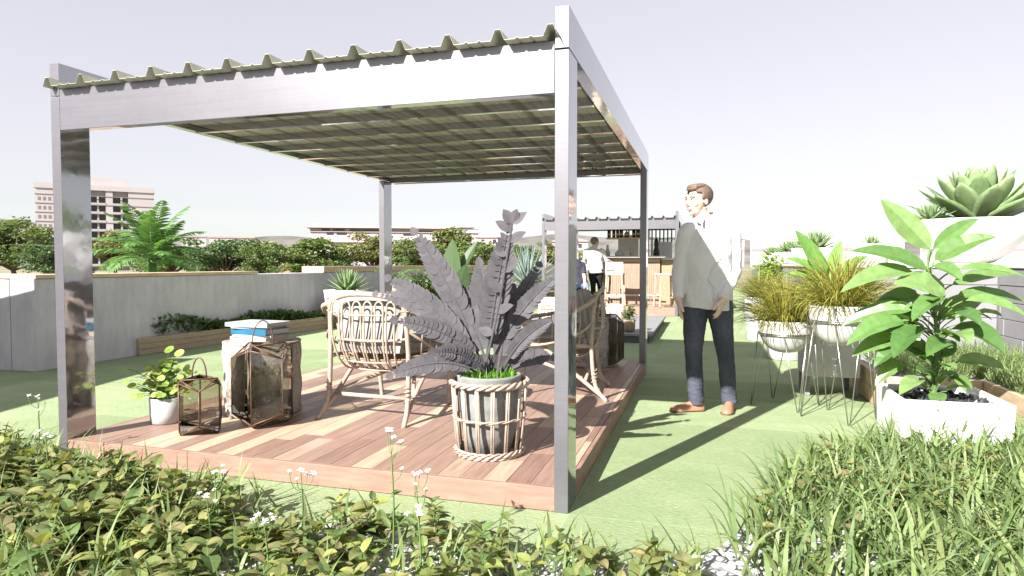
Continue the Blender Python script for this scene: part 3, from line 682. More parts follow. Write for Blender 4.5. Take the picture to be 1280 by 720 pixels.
# ------------------------------------------------------------------ rattan chairs
def bez(p, q, r_, n=8):
    p, q, r_ = Vector(p), Vector(q), Vector(r_); return [p * (1 - t) ** 2 + q * 2 * t * (1 - t) + r_ * t * t for t in [i / n for i in range(n + 1)]]
def spline(P, n=6):
    P = [Vector(p) for p in P]; out = []
    for i in range(len(P) - 1):
        a, b, c, d = P[max(i - 1, 0)], P[i], P[i + 1], P[min(i + 2, len(P) - 1)]
        for j in range(n):
            t = j / n; out.append(.5 * (2 * b + (c - a) * t + (2 * a - 5 * b + 4 * c - d) * t * t + (3 * b - a - 3 * c + d) * t ** 3))
    return out + [P[-1]]
def make_chair(label):
    t = thing('rattan_chair', label, 'chair', (0, 0, 0), 0, 'rattan armchairs on the wooden deck')
    r = .0165
    for s in (-1, 1):
        # rear leg, kicked outwards at the foot
        MB().tube(spline([(s * .335, -.10, 0), (s * .312, -.01, .12), (s * .305, .02, .42), (s * .292, .0, .74)]), r, 8).build('rear_leg', 'rattan', t, smooth=True)
        MB().tube(spline([(s * .325, -.07, .03), (s * .305, .10, .16), (s * .30, .40, .40), (s * .305, .47, .44)]), r * .95, 8).build('brace', 'rattan', t, smooth=True)
        MB().tube(spline([(s * .29, .66, 0), (s * .30, .64, .2), (s * .315, .62, .46), (s * .33, .60, .56)]), r, 8).build('front_leg', 'rattan', t, smooth=True)
        # arm: from the top corner of the back, out and down to the front leg
        MB().tube(spline([(s * .285, .0, .77), (s * .37, .03, .74), (s * .41, .18, .66), (s * .41, .42, .60), (s * .36, .60, .57), (s * .31, .66, .50)]), r * 1.05, 8).build('arm', 'rattan', t, smooth=True)
        MB().tube(spline([(s * .30, .01, .60), (s * .38, .10, .52), (s * .36, .35, .43), (s * .30, .60, .40)]), .010, 6).build('side_rail', 'rattan', t, smooth=True)
        for k in range(5):
            y = .10 + k * .105; MB().tube([(s * (.405 - .03 * abs(k - 2) / 2), y, .685 - k * .026), (s * .35, y + .01, .43)], .006, 5).build('side_spindle', 'rattan', t, smooth=True)
    MB().tube(spline([(-.29, .0, .72), (-.265, -.01, .785), (-.14, -.045, .825), (0, -.055, .835), (.14, -.045, .825), (.265, -.01, .785), (.29, .0, .72)]), r * 1.1, 8).build('top_rail', 'rattan', t, smooth=True)
    # hooped back: six inverted U spindles that bulge rearwards and curl under the seat
    for k in range(6):
        xc = -.213 + k * .0852; w_ = .031; q = .62 + .0
        def side(x, up=True):
            kx = .72 + .28
            return [(x, -.035 - .02 * (1 - (x / .3) ** 2), .745), (x * 1.0, -.055, .66), (x * .97, -.045, .52), (x * .90, .0, .40), (x * .84, .09, .325), (x * .8, .20, .315)]
        L_, R_ = side(xc - w_), side(xc + w_)
        arch = [(xc + w_ * math.cos(a), L_[0][1], L_[0][2] + .042 * math.sin(a)) for a in [PI - i * PI / 8 for i in range(1, 8)]]
        pts = spline(L_[::-1], 4) + [Vector(a) for a in arch] + spline(R_, 4)
        MB().tube(pts, .0068, 6).build('back_hoop', 'rattan', t, smooth=True)
    for z, y, x, rr_ in ((.70, -.052, .285, .006), (.535, -.045, .30, .0095), (.385, .005, .27, .006), (.325, .08, .245, .0075)):
        MB().tube(spline([(-x, y + .06, z + .01), (-x * .6, y + .01, z), (0, y - .008, z - .004), (x * .6, y + .01, z), (x, y + .06, z + .01)]), rr_, 6).build('back_rail', 'rattan', t, smooth=True)
    MB().tube(spline([(-.30, .02, .41), (-.32, .35, .42), (-.30, .63, .42), (0, .67, .425), (.30, .63, .42), (.32, .35, .42), (.30, .02, .41)]), r * .9, 8).build('seat_ring', 'rattan', t, smooth=True)
    m = MB()
    for k in range(13): y = .08 + k * .044; m.tube([(-.30, y, .405), (0, y, .385), (.30, y, .405)], .006, 5)
    m.build('seat_lattice', 'rattan_dark', t, smooth=True)
    MB().tube([(-.307, .07, .145), (.307, .07, .145)], r * .85, 8).build('stretcher', 'rattan', t, smooth=True)
    for s in (-1, 1): MB().tube([(s * .30, .09, .165), (s * .02, .62, .30)], r * .85, 8).build('stretcher', 'rattan', t, smooth=True)
    for s in (-1, 1):
        for p in ((.307, .0, .13), (.30, .01, .70), (.31, .62, .42)):
            pts = [(s * p[0] + .021 * math.cos(i * PI / 5), p[1] + .021 * math.sin(i * PI / 5), p[2] + i * .0028) for i in range(41)]
            MB().tube(pts, .004, 4).build('binding', 'rattan', t, smooth=True)
    def cushion(name, c, half, rot, th):
        m = MB(); nx = ny = 10; vs = []; fs = []
        for sgn in (1, -1):
            for i in range(nx + 1):
                for j in range(ny + 1):
                    u, v = i / nx * 2 - 1, j / ny * 2 - 1; e = (1 - abs(u) ** 6) * (1 - abs(v) ** 6)
                    vs.append(Vector((u * half[0] * (1 - .04 * v * v), v * half[1] * (1 - .04 * u * u), sgn * th * (.30 + .70 * e ** .5 + .05 * math.sin(3 * u + 2 * v)))))
        o = (nx + 1) * (ny + 1); rt = Matrix.Rotation(rot, 3, 'X')
        for i in range(nx):
            for j in range(ny):
                a = i * (ny + 1) + j; fs.append((a, a + ny + 1, a + ny + 2, a + 1)); fs.append((o + a, o + a + 1, o + a + ny + 2, o + a + ny + 1))
        bd = [i * (ny + 1) for i in range(nx)] + [nx * (ny + 1) + j for j in range(ny)] + [i * (ny + 1) + ny for i in range(nx, 0, -1)] + [j for j in range(ny, 0, -1)]
        for a, b in zip(bd, bd[1:] + bd[:1]): fs.append((a, b, o + b, o + a))
        m.add([rt @ v + Vector(c) for v in vs], fs); return m.build(name, 'cushion', t, smooth=True, sub=1)
    cushion('seat_cushion', (0, .36, .475), (.285, .30), R(-3), .06)
    cushion('back_cushion', (0, .075, .635), (.25, .20), R(78), .065)
    return t
ch = make_chair('rattan armchair with grey cushions, left of the dark potted plant, seen from behind')
ch.location = (-1.54, .94, ZD); ch.rotation_euler = (0, 0, R(-4)); ch.scale = (.98, .98, 1.0)
dup(ch, (-.24, 2.28, ZD), R(96), 'rattan armchair half hidden behind the front right steel post')

# ------------------------------------------------------------------ bark drums, books, lanterns
def make_drum(label, loc, rz):
    t = thing('drum_table', label, 'side table', loc, rz, 'pale bark drum tables')
    m = MB(); prof = [(.248, 0), (.256, .01)] + [(.256 - .005 * math.sin(i * 1.1), .02 + i * .039) for i in range(1, 12)] + [(.256, .475), (.25, .482)]
    m.lathe(prof, (0, 0, .002), 40, wob=.007, seed=4); m.build('body', 'bark', t, smooth=True)
    MB().lathe([(.253, .4845), (.258, .4865), (.258, .496), (.253, .4985)], (0, 0, .002), 40, wob=.007, seed=4).build('top', 'bark', t)
    return t
d1 = make_drum('pale bark covered drum table carrying books, left of the near rattan chair', (-2.37, .97, ZD), 0)
d2 = dup(d1, (-.52, 3.72, ZD), 1.3, 'pale bark covered drum table at the far right corner of the deck')
def make_book(label, loc, rz, size, cov, group):
    t = thing('book', label, 'book', loc, rz, group); a, b, h = size
    MB().box((-a, -b, 0), (a, b, .004)).box((-a, -b, h - .004), (a, b, h)).box((-a, -b, .0041), (-a + .004, b, h - .0041)).build('cover', cov, t, bevel=.001)
    MB().box((-a + .005, -b + .006, .0045), (a - .006, b - .006, h - .0045)).build('pages', 'paper', t)
    return t
z = ZD + .5005; gb = 'books on the near drum table'
for lab, sz, cov, rz, dx in (('cream book at the bottom of the stack on the near drum table', (.115, .155, .034), 'cover_cream', .2, .0), ('thin white book below the blue one on the near drum table', (.11, .15, .014), 'cover_white', .35, .01),
                             ('bright blue book in the middle of the near stack', (.11, .16, .042), 'cover_blue', .15, .005), ('thin white book under the top book of the near stack', (.11, .15, .012), 'cover_white', .3, 0), ('pale grey book on top of the near stack', (.125, .175, .028), 'cover_white', .25, -.01)):
    make_book(lab, (-2.36 + dx, .93, z), rz + PI / 2 - .3, sz, cov, gb); z += sz[2] + .0005
z = ZD + .5005; gb = 'books on the far drum table'
for lab, sz, cov, rz in (('white book at the bottom of the pile on the far drum table', (.14, .10, .016), 'cover_white', 1.0), ('navy book in the pile on the far drum table', (.135, .10, .034), 'cover_navy', .9), ('blue book on top of the pile on the far drum table', (.13, .10, .03), 'cover_blue', 1.1)):
    make_book(lab, (-.54, 3.72, z), rz, sz, cov, gb); z += sz[2] + .0005

def make_lantern(label, loc, rz, r=.135, h=.42, n=6, handle=.10, group=None, tall=True):
    """faceted glass lantern: upright six sided body, corners cut back to a smaller lid and foot, soldered bronze edges"""
    t = thing('lantern', label, 'lantern', loc, rz, group)
    dz = h * (.17 if tall else .20); P = lambda q, j, z: Vector((q * math.cos(PI * j / 3), q * math.sin(PI * j / 3), z))
    lo = [P(r * (1.0 if j % 2 else .93), j, .004 + (dz * .95 if j % 2 else dz * .30)) for j in range(6)]; hi = [P(r * (1.0 if j % 2 else .93), j, h - (dz * .95 if j % 2 else dz * .30)) for j in range(6)]
    bt = [P(r * .74, j, .004) for j in (0, 2, 4)]; tp = [P(r * .74, j, h) for j in (0, 2, 4)]
    if not tall: bt = [P(r * .86, j, .004) for j in (0, 2, 4)]; tp = [P(r * .86, j, h) for j in (0, 2, 4)]
    e = MB(); g = MB(); seen = set()
    def face(*vs):
        c = sum(vs, Vector()) / len(vs); g.add([v + (Vector((0, 0, c.z)) - v) * .012 for v in vs], [tuple(range(len(vs)))])
        for a, b in zip(vs, vs[1:] + vs[:1]):
            k = tuple(sorted((tuple(round(x, 4) for x in a), tuple(round(x, 4) for x in b))))
            if k not in seen: seen.add(k); e.tube([a, b], .0040, 6)
    for j in range(6): face(lo[j], lo[(j + 1) % 6], hi[(j + 1) % 6], hi[j])
    for k in range(3):
        j = 2 * k
        face(lo[j], bt[k], lo[j + 1]); face(lo[j + 1], bt[k], bt[(k + 1) % 3]); face(lo[j + 1], bt[(k + 1) % 3], lo[(j + 2) % 6])
        face(hi[j], hi[j + 1], tp[k]); face(hi[j + 1], tp[(k + 1) % 3], tp[k]); face(hi[j + 1], hi[(j + 2) % 6], tp[(k + 1) % 3])
    g.build('glass_panes', 'glass', t); face(*tp); e.build('frame', 'bronze', t, smooth=True)
    MB().add([p + Vector((0, 0, .001)) for p in bt], [(2, 1, 0)]).build('base_plate', 'bronze', t)
    k = MB(); k.tube([(r * .34 * math.cos(a), 0, h - .002 + handle * math.sin(a)) for a in [i * PI / 14 for i in range(15)]], .0045, 6)
    k.build('handle', 'bronze', t, smooth=True)
    return t
make_lantern('smaller faceted glass lantern with bronze edges beside the white flower pot', (-2.37, .37, ZD), .18, .138, .335, 6, .125, 'faceted glass lanterns', False)
l2 = make_lantern('tall faceted glass lantern standing in front of the near drum table', (-2.13, .66, ZD), .75, .19, .52, 6, .15, 'faceted glass lanterns')
dup(l2, (-.38, 3.72, ZD), .9, 'tall faceted glass lantern at the far right corner of the deck')

# ------------------------------------------------------------------ small white pot with round leaves
t = thing('potted_plant', 'round leaved lime green plant in a small white pot beside the left post', 'plant', (-2.77, .52, ZD))
MB().lathe([(.082, 0), (.094, .004), (.098, .06), (.100, .165), (.095, .166), (.092, .14)], (0, 0, .001), 32).build('pot', 'white_glaze', t, smooth=True)
MB().lathe([(.092, .139), (.0, .142)], (0, 0, .001), 24).build('soil', 'soil', t)
st = MB(); lf = MB()
for i in range(150):
    az = U(0, 6.28); rad = abs(rnd.gauss(0, .10)) + .02; rad = min(rad, .24); hz = .17 + U(.02, .24) * (1 - rad * 1.5) + (.04 if i % 9 == 0 else 0)
    q = Vector((math.cos(az) * rad, math.sin(az) * rad, hz)); st.tube(bez((U(-.04, .04), U(-.04, .04), .14), (q.x * .4, q.y * .4, hz * .9), q, 5), .0018, 4)
    r_ = U(.017, .031); n = Vector((rnd.gauss(0, .5), rnd.gauss(-.25, .5), 1)).normalized(); a = n.orthogonal().normalized(); b = n.cross(a)
    lf.add([q - n * .004] + [q + (a * math.cos(k * PI / 5) + b * math.sin(k * PI / 5)) * r_ * U(.92, 1.05) for k in range(10)], [(0, k + 1, (k + 1) % 10 + 1) for k in range(10)])
for k, (dx, dz) in enumerate(((-.30, .12), (-.25, .03), (-.19, .02), (.05, .34), (.13, .32))):
    q = Vector((dx, -.02, .14 + dz)); st.tube(bez((0, 0, .14), (dx * .4, 0, .17 + dz), q, 6), .002, 4); r_ = .032; n = Vector((dx, -.7, .8)).normalized(); a = n.orthogonal().normalized(); b = n.cross(a)
    lf.add([q - n * .004] + [q + (a * math.cos(k * PI / 5) + b * math.sin(k * PI / 5)) * r_ for k in range(10)], [(0, k + 1, (k + 1) % 10 + 1) for k in range(10)])
st.build('stems', 'stem_green', t); lf.build('leaves', 'leaf_lime', t)

# ------------------------------------------------------------------ dark plant in a concrete pot inside a wicker basket
BX, BY = -.535, .47
t = thing('wicker_basket', 'open pale wicker basket round the concrete pot, next to the front right post', 'basket', (BX, BY, ZD))
n = 15; m = None
for k in range(n):
    a = 2 * PI * k / n + .1; c, s_ = math.cos(a), math.sin(a)
    m = MB(); q = .009
    for o in (-.0055, .0055):
        m.tube([(.172 * c - o * s_, .172 * s_ + o * c, .01), (.192 * c - o * s_, .192 * s_ + o * c, .2), (.204 * c - o * s_, .204 * s_ + o * c, .385)], .0058, 6)
    m.build('stake', 'rattan', t, smooth=True)
def ringt(z, r, q, tw=0, N=72, ph=0):
    return [((r + tw * math.cos(9 * a + ph)) * math.cos(a), (r + tw * math.cos(9 * a + ph)) * math.sin(a), z + tw * math.sin(9 * a + ph)) for a in [2 * PI * i / N for i in range(N)]]
m = MB()
for ph in (0, 2.1, 4.2): m.tube(ringt(.39, .205, .01, .011, 90, ph), .0088, 6, closed=True)
m.build('rim', 'rattan', t, smooth=True)
m = MB()
for ph in (0, 3.1): m.tube(ringt(.205, .196, .006, .004, 90, ph), .0046, 5, closed=True)
m.build('middle_band', 'rattan', t, smooth=True)
m = MB()
for z, r in ((.012, .178), (.026, .183)):
    for ph in (0, 2.1, 4.2): m.tube(ringt(z, r, .01, .009, 90, ph + z * 90), .0065, 6, closed=True)
for k in range(7): a = k * PI / 7; m.tube([(.175 * math.cos(a), .175 * math.sin(a), .006), (-.175 * math.cos(a), -.175 * math.sin(a), .006)], .004, 5)
m.build('base', 'rattan', t, smooth=True)

t = thing('potted_plant', 'dark arching fern like plant in a grey concrete pot inside the wicker basket', 'plant', (BX, BY, ZD))
MB().lathe([(.10, .018), (.115, .02), (.145, .12), (.165, .28), (.176, .42), (.178, .432), (.160, .432), (.154, .39)], (0, 0, 0), 36).build('pot', 'grey_pot', t, smooth=True)
MB().lathe([(.154, .389), (0, .395)], (0, 0, 0), 24).build('soil', 'soil', t)
m = MB()
for i in range(520):
    a, r_ = U(0, 6.28), .145 * math.sqrt(U(0, 1)); m.blade((r_ * math.cos(a), r_ * math.sin(a), .39), U(0, 6.28), U(.8, 1.5), U(.04, .10), U(.005, .009), U(.3, 1.4), 3, U(-1, 1))
m.build('grass_tuft', 'leaf_tuft', t)
Z0 = Vector((BX, BY, ZD))
def frond(tip, dy, w=.13, bulge=.22, n=17, gap=1.0, bare=.28, ll=.145):
    """arching frond with broad overlapping leaflets"""
    q = aty(tip[0], tip[1], BY + dy) - Z0; p = Vector((U(-.05, .05), U(-.05, .05), .39)); c = p.lerp(q, .42) + Vector((-.10 * (q.x - p.x), 0, bulge * (q - p).length)); pts = bez(p, c, q, 26)
    m.tube(pts, [.009 * (1 - .75 * i / 26) for i in range(27)], 6)
    view = Vector((.25, -1, .25))
    for i in range(n):
        t_ = bare + (1 - bare) * i / (n - 1); k = min(25, int(t_ * 26)); x = pts[k]; d = (pts[k + 1] - pts[k]).normalized(); sd = d.cross(view).normalized()
        l = ll * (math.sin(PI * (.20 + .74 * (t_ - bare) / (1 - bare))) ** .7) * U(.94, 1.04)
        for sg in (-1, 1):
            dd = (sd * sg * .74 + d * .70 + Vector((0, U(-.12, .06), 0))).normalized(); fc = Vector((.25 + U(-.06, .06), -1, .25))
            m.leafpp(x, x + dd * l, l * .66 * gap, .02, ovate, 6, .04, fc.to_tuple())
    d = (pts[-1] - pts[-2]).normalized(); m.leafpp(pts[-1], pts[-1] + d * ll * .6, .05, 0, ovate, 5, .1, (.2, -1, .3))
m = MB()
for tip, dy, bul, ll, n in (((521, 294), .05, .10, .115, 20), ((489, 350), -.05, .17, .10, 19), ((473, 368), .15, .27, .095, 18), ((498, 401), -.22, .24, .09, 17), ((492, 468), -.25, .33, .085, 20), ((634, 292), -.05, .03, .125, 20),
                            ((672, 334), .20, .10, .075, 20), ((692, 348), .05, .15, .085, 22), ((690, 400), -.10, .20, .075, 18), ((600, 335), .12, .03, .13, 22), ((560, 350), .1, .08, .12, 22), ((640, 365), .10, .06, .10, 20), ((688, 446), .18, .28, .075, 16), ((545, 440), -.3, .3, .08, 16)):
    frond(tip, dy, .13, bul, n, 1.0, .33, ll * .88)
# the tallest stem carries separate pointed leaflets at its tip
q = [aty(x, y, BY - .05) - Z0 for x, y in ((604, 470), (622, 390), (634, 320), (640, 280))]; pts = spline(q, 6); m.tube(pts, .006, 6)
for k, (a, l) in enumerate(((.9, .10), (2.3, .10), (.75, .11), (2.4, .09), (1.0, .12), (2.2, .09), (.6, .11), (2.5, .09))):
    i = len(pts) - 1 - k * 2; x = pts[max(0, i)]; dd = Vector((math.cos(a), U(-.3, .1), math.sin(a) * .6)); m.leafpp(x, x + dd.normalized() * l, .055, .06, ovate, 6, .15, (.2, -1, .5))
for a, l in ((1.2, .12), (2.1, .13)): x = pts[-1]; m.leafpp(x, x + Vector((math.cos(a), -.1, math.sin(a))).normalized() * l * .7, .06, .05, ovate, 6, .15, (.2, -1, .4))
m.build('fronds', 'leaf_zz', t)
# ------------------------------------------------------------------ right: planters
def rosette(m, c, R_, n, W, T, el0, el1, seedaz=0.0, curve=-.25, prof=succ, Lk=(1.0, .55)):
    for i in range(n):
        f = i / (n - 1); az = seedaz + i * 2.39996; el = el0 + (el1 - el0) * f ** .9; L = R_ * (Lk[0] + (Lk[1] - Lk[0]) * f)
        m.thick(Vector(c) + Vector((math.cos(az), math.sin(az), 0)) * .03 * R_ + Vector((0, 0, .12 * R_ * f)), az, el, L * U(.95, 1.05), W * (1 - .35 * f), T, curve, prof, 8)
# wire stands with hanging bowls
def grass_plant(m, c, n, r, L, el=(.5, 1.45), dr=(.6, 2.2), W=(.006, .012), lean=None):
    for i in range(n):
        a = U(0, 6.28); q = r * math.sqrt(U(0, 1)); az = a + U(-.7, .7)
        if lean is not None and U(0, 1) < .3: az = lean + U(-.9, .9)
        m.blade((c[0] + q * math.cos(a), c[1] + q * math.sin(a), c[2]), az, U(*el), U(*L), U(*W), U(*dr), 6, U(-1.2, 1.2))
def make_stand(label, loc, zr, r, rf, ang):
    t = thing('wire_stand', label, 'plant stand', loc, 0, 'wire plant stands with hairpin legs')
    m = MB()
    for dz in (-.005, .006): m.tube([(r * math.cos(a), r * math.sin(a), zr + dz) for a in [2 * PI * i / 40 for i in range(40)]], .0042, 6, closed=True)
    m.build('ring', 'wire', t, smooth=True)
    for k in range(4):
        a = ang + k * PI / 2; f = (rf * math.cos(a), rf * math.sin(a), .004); L = MB()
        for s_ in (-.42, .42): L.tube([(r * math.cos(a + s_), r * math.sin(a + s_), zr), (f[0] + .006 * math.sin(a) * (1 if s_ < 0 else -1), f[1] - .006 * math.cos(a) * (1 if s_ < 0 else -1), .006)], .0042, 6)
        L.build('leg', 'wire', t, smooth=True)
    return t
def make_bowl(label, loc, r, d, n, L, lean, group):
    t = thing('bowl_planter', label, 'planter', loc, 0, group)
    prof = [(.03, 0)] + [(r * math.sin(a) ** .8, d * (1 - math.cos(a)) * .86) for a in [.25 + i * (PI / 2 - .25) / 9 for i in range(10)]] + [(r, d), (r - .014, d), (r - .02, d - .05)]
    MB().lathe(prof, (0, 0, 0), 40).build('bowl', 'white_plaster', t, smooth=True)
    MB().lathe([(r - .019, d - .049), (0, d - .04)], (0, 0, 0), 24).build('soil', 'soil', t)
    m = MB(); grass_plant(m, (0, 0, d - .04), n, r * .55, L, lean=lean); grass_plant(m, (0, 0, d - .04), int(n * .35), r * .8, (L[0] * .6, L[1] * .8), (.2, 1.0), (1.2, 2.8))
    m.build('grass', 'leaf_yellow', t); return t
gg = 'white bowls of yellow grass on wire stands'
s1, s2 = Vector((1.215, 2.78, 0)), Vector((1.545, 2.42, 0))
make_stand('lower wire plant stand behind, next to the man', s1, .585, .212, .27, .25)
make_stand('taller wire plant stand in front, beside the big leafed plant', s2, .725, .218, .26, .1)
make_bowl('lower white bowl of drooping yellow grass, nearer the man', (s1.x, s1.y, .43), .21, .26, 760, (.32, .56), 3.3, gg)
make_bowl('higher white bowl of upright yellow grass behind the big leaves', (s2.x, s2.y, .54), .212, .30, 800, (.36, .60), .5, gg)

# broad leaved lily in a square box on legs
t = thing('box_planter', 'pale box planter on short legs with a broad leaved lily, behind the wire stands', 'planter', (1.42, 3.25, 0))
MB().box((0, 0, .17), (.44, .44, .60)).build('box', 'white_plaster', t, bevel=.006)
for x in (.01, .39):
    for y in (.01, .39): MB().box((x, y, .003), (x + .04, y + .04, .1695)).build('leg', 'concrete_white', t, bevel=.003)
MB().box((.03, .03, .6003), (.41, .41, .605)).build('soil', 'soil', t)
m = MB(); C0 = Vector((1.64, 3.47, .6)); O = Vector((1.42, 3.25, 0))
for p, q, w_, sg in (((1033, 345), (994, 288), .16, .05), ((1040, 350), (980, 322), .11, .15), ((1040, 352), (978, 345), .12, .2), ((1030, 355), (1005, 352), .10, .1), ((1036, 350), (1052, 300), .12, .05), ((1040, 350), (1085, 320), .12, .15), ((1030, 350), (1015, 325), .10, .1), ((1045, 355), (1090, 345), .11, .2), ((1020, 360), (990, 372), .1, .2)):
    dy = U(-.15, .15); a, b = aty(p[0], p[1], C0.y + dy * .3) - O, aty(q[0], q[1], C0.y + dy) - O; m.leafpp(a, b, w_, sg, ovate, 8, .22, (U(-.3, .1), -.6, .8))
    m.tube(bez(C0 - O + Vector((U(-.04, .04), U(-.04, .04), .005)), C0 - O + Vector((0, 0, .25)), a, 6), .006, 5)
m.build('leaves', 'leaf_lily', t)

# big leaved plant in the white square planter
PX, PY = 1.965, 1.62
t = thing('potted_plant', 'tall plant with huge glossy green leaves in a square white planter of black stones', 'plant', (PX, PY, 0))
a, h = .285, .36
m = MB(); b0 = [(-a * .97, -a * .97, .004), (a * .97, -a * .97, .004), (a * .97, a * .97, .004), (-a * .97, a * .97, .004)]; b1 = [(-a, -a, h), (a, -a, h), (a, a, h), (-a, a, h)]; ai = a - .035
i1 = [(-ai, -ai, h), (ai, -ai, h), (ai, ai, h), (-ai, ai, h)]; i0 = [(-ai, -ai, h - .06), (ai, -ai, h - .06), (ai, ai, h - .06), (-ai, ai, h - .06)]
m.add(b0 + b1 + i1 + i0, [(3, 2, 1, 0)] + [(i, (i + 1) % 4, 4 + (i + 1) % 4, 4 + i) for i in range(4)] + [(4 + i, 4 + (i + 1) % 4, 8 + (i + 1) % 4, 8 + i) for i in range(4)] + [(8 + i, 8 + (i + 1) % 4, 12 + (i + 1) % 4, 12 + i) for i in range(4)] + [(12, 13, 14, 15)])
m.build('pot', 'white_paint', t, bevel=.006)
m = MB(); rr = random.Random(21)
for i in range(330):
    r_ = rr.uniform(.012, .03); c = Vector((rr.uniform(-ai + .02, ai - .02), rr.uniform(-ai + .02, ai - .02), h - .052 + rr.uniform(0, .03))); rot = Euler((rr.uniform(0, 3), rr.uniform(0, 3), rr.uniform(0, 3))).to_matrix()
    vs = [c + rot @ Vector((x * r_ * rr.uniform(.7, 1.2), y * r_ * rr.uniform(.7, 1.2), z * r_ * .7 * rr.uniform(.7, 1.2))) for x, y, z in ((1, 0, 0), (0, 1, 0), (-1, 0, 0), (0, -1, 0), (0, 0, 1), (0, 0, -1))]
    m.add(vs, [(0, 1, 4), (1, 2, 4), (2, 3, 4), (3, 0, 4), (1, 0, 5), (2, 1, 5), (3, 2, 5), (0, 3, 5)])
tag(m.build('stones', 'black_stone', t), kind='stuff')
O = Vector((PX, PY, 0)); axis_px = [(1166, 505), (1168, 470), (1172, 430), (1168, 390), (1160, 350), (1160, 318)]
ax = [aty(x, y, PY) - O for x, y in axis_px]; sp_ = spline(ax, 6)
m = MB(); m.tube(sp_, [.017 - .011 * i / len(sp_) for i in range(len(sp_))], 8); lf = MB()
def onstem(py):
    return min(sp_, key=lambda p: abs((1.144 - (p.z + 0)) * 0 + (p.z - (aty(1166, py, PY)).z)))
leaves = [ # base px, tip px, width m, sag, depth offset of tip, face vector
 ((1163, 312), (1101, 249), .155, .04, .06, (-.75, -.55, .6)), ((1166, 312), (1224, 273), .10, .10, .22, (.3, -.7, .7)), ((1168, 326), (1247, 296), .13, .16, -.05, (.25, -.75, .6)),
 ((1160, 338), (1063, 314), .135, .14, -.12, (-.2, -.8, .6)), ((1163, 334), (1203, 352), .13, .22, -.22, (.1, -.6, .8)), ((1198, 337), (1283, 347), .12, .12, -.1, (.1, -.5, .85)),
 ((1190, 356), (1268, 343), .09, .12, .15, (.2, -.8, .6)), ((1142, 341), (1050, 366), .14, .20, -.15, (-.15, -.8, .6)), ((1182, 369), (1116, 355), .17, .20, -.12, (0, -.85, .5)),
 ((1184, 373), (1140, 402), .16, .18, -.30, (-.1, -.5, .85)), ((1207, 376), (1284, 396), .14, .16, -.12, (.1, -.5, .85)), ((1195, 372), (1282, 378), .11, .16, .15, (.1, -.7, .7)),
 ((1188, 412), (1256, 442), .21, .24, -.30, (.05, -.45, .9)), ((1140, 388), (1052, 408), .13, .2, .05, (-.2, -.8, .6)), ((1130, 402), (1058, 432), .15, .2, -.15, (-.2, -.7, .7)),
 ((1148, 408), (1117, 448), .17, .14, -.25, (-.25, -.5, .85)), ((1182, 426), (1158, 446), .12, .15, -.28, (0, -.5, .85)), ((1128, 425), (1065, 446), .14, .18, -.05, (-.2, -.75, .65)),
 ((1197, 452), (1262, 463), .12, .14, .05, (.1, -.7, .7)), ((1172, 466), (1208, 492), .12, .28, -.15, (.1, -.5, .85)), ((1152, 474), (1124, 494), .11, .16, -.2, (-.1, -.55, .85)),
 ((1172, 492), (1172, 514), .10, .1, -.30, (0, -.5, .85)), ((1130, 455), (1094, 482), .12, .2, -.05, (-.2, -.7, .7)), ((1160, 440), (1112, 432), .14, .18, .15, (-.1, -.85, .5)),
 ((1175, 400), (1230, 372), .15, .12, .25, (.2, -.85, .5)), ((1150, 372), (1090, 388), .15, .18, .20, (-.2, -.85, .5)), ((1165, 470), (1145, 462), .10, .12, -.2, (-.2, -.55, .8)),
 ((1178, 450), (1140, 440), .14, .2, .1, (0, -.9, .5)), ((1175, 480), (1190, 470), .09, .12, -.2, (.1, -.5, .8)), ((1140, 430), (1092, 460), .14, .2, -.12, (-.2, -.7, .7)), ((1170, 445), (1195, 428), .12, .1, .1, (.2, -.8, .5)), ((1150, 400), (1075, 428), .15, .2, .12, (-.2, -.8, .6))]
for p, q, w_, sg, dy, fc in leaves:
    b = aty(p[0], p[1], PY + dy * .25) - O; e = aty(q[0], q[1], PY + dy) - O
    lf.leafpp(b, e, w_ * .92, sg, ovate, 10, .42, (fc[0] + U(-.2, .2), fc[1] + .15, fc[2]), .05); s_ = onstem(p[1] + 28)
    m.tube(bez(s_, (s_ + b) / 2 + Vector((0, 0, .05)), b, 6), .0052, 5)
for i in range(34):
    py = U(385, 495); s_ = onstem(py); az = U(0, 6.28); L = U(.10, .26) * (1.1 if py < 450 else .8); el = U(.2, .9); b = s_ + Vector((math.cos(az) * L * .5, math.sin(az) * L * .5, U(.02, .10)))
    m.tube(bez(s_, (s_ + b) / 2 + Vector((0, 0, .02)), b, 4), .0035, 5); lf.leaf(b, az + U(-.3, .3), el, L, L * U(.42, .56), U(.8, 1.6), ovate, 8, .35, U(-.2, .2), .05)
m.build('stem', 'stem_green', t, smooth=True); lf.build('leaves', 'leaf_big', t)

# succulents in white bowls on the stone wall
ZW = 1.152
t = thing('bowl_planter', 'huge white bowl with a giant pale green succulent on the stone wall', 'planter', (3.20, 5.0, ZW))
MB().lathe([(.17, 0), (.22, .005), (.35, .09), (.48, .24), (.575, .44), (.56, .445), (.54, .40)], (0, 0, 0), 48).build('bowl', 'white_paint', t, smooth=True)
MB().lathe([(.54, .399), (0, .43)], (0, 0, 0), 30).build('soil', 'soil', t)
m = MB(); rosette(m, (.06, -.08, .42), .66, 46, .235, .045, .16, 1.36, .4, -.28, succ, (1.0, .72)); m.build('succulent', 'leaf_agave_pale', t, smooth=True)
m = MB(); rosette(m, (-.40, -.20, .43), .25, 46, .07, .02, .15, 1.4, .0, -.2, spear); m.build('succulent', 'leaf_agave', t, smooth=True)
gq = 'white succulent bowls along the stone wall'
t = thing('bowl_planter', 'small pale trough with a little rosette, between the big leaves and the huge bowl', 'planter', (2.22, 4.62, ZW), 0, gq)
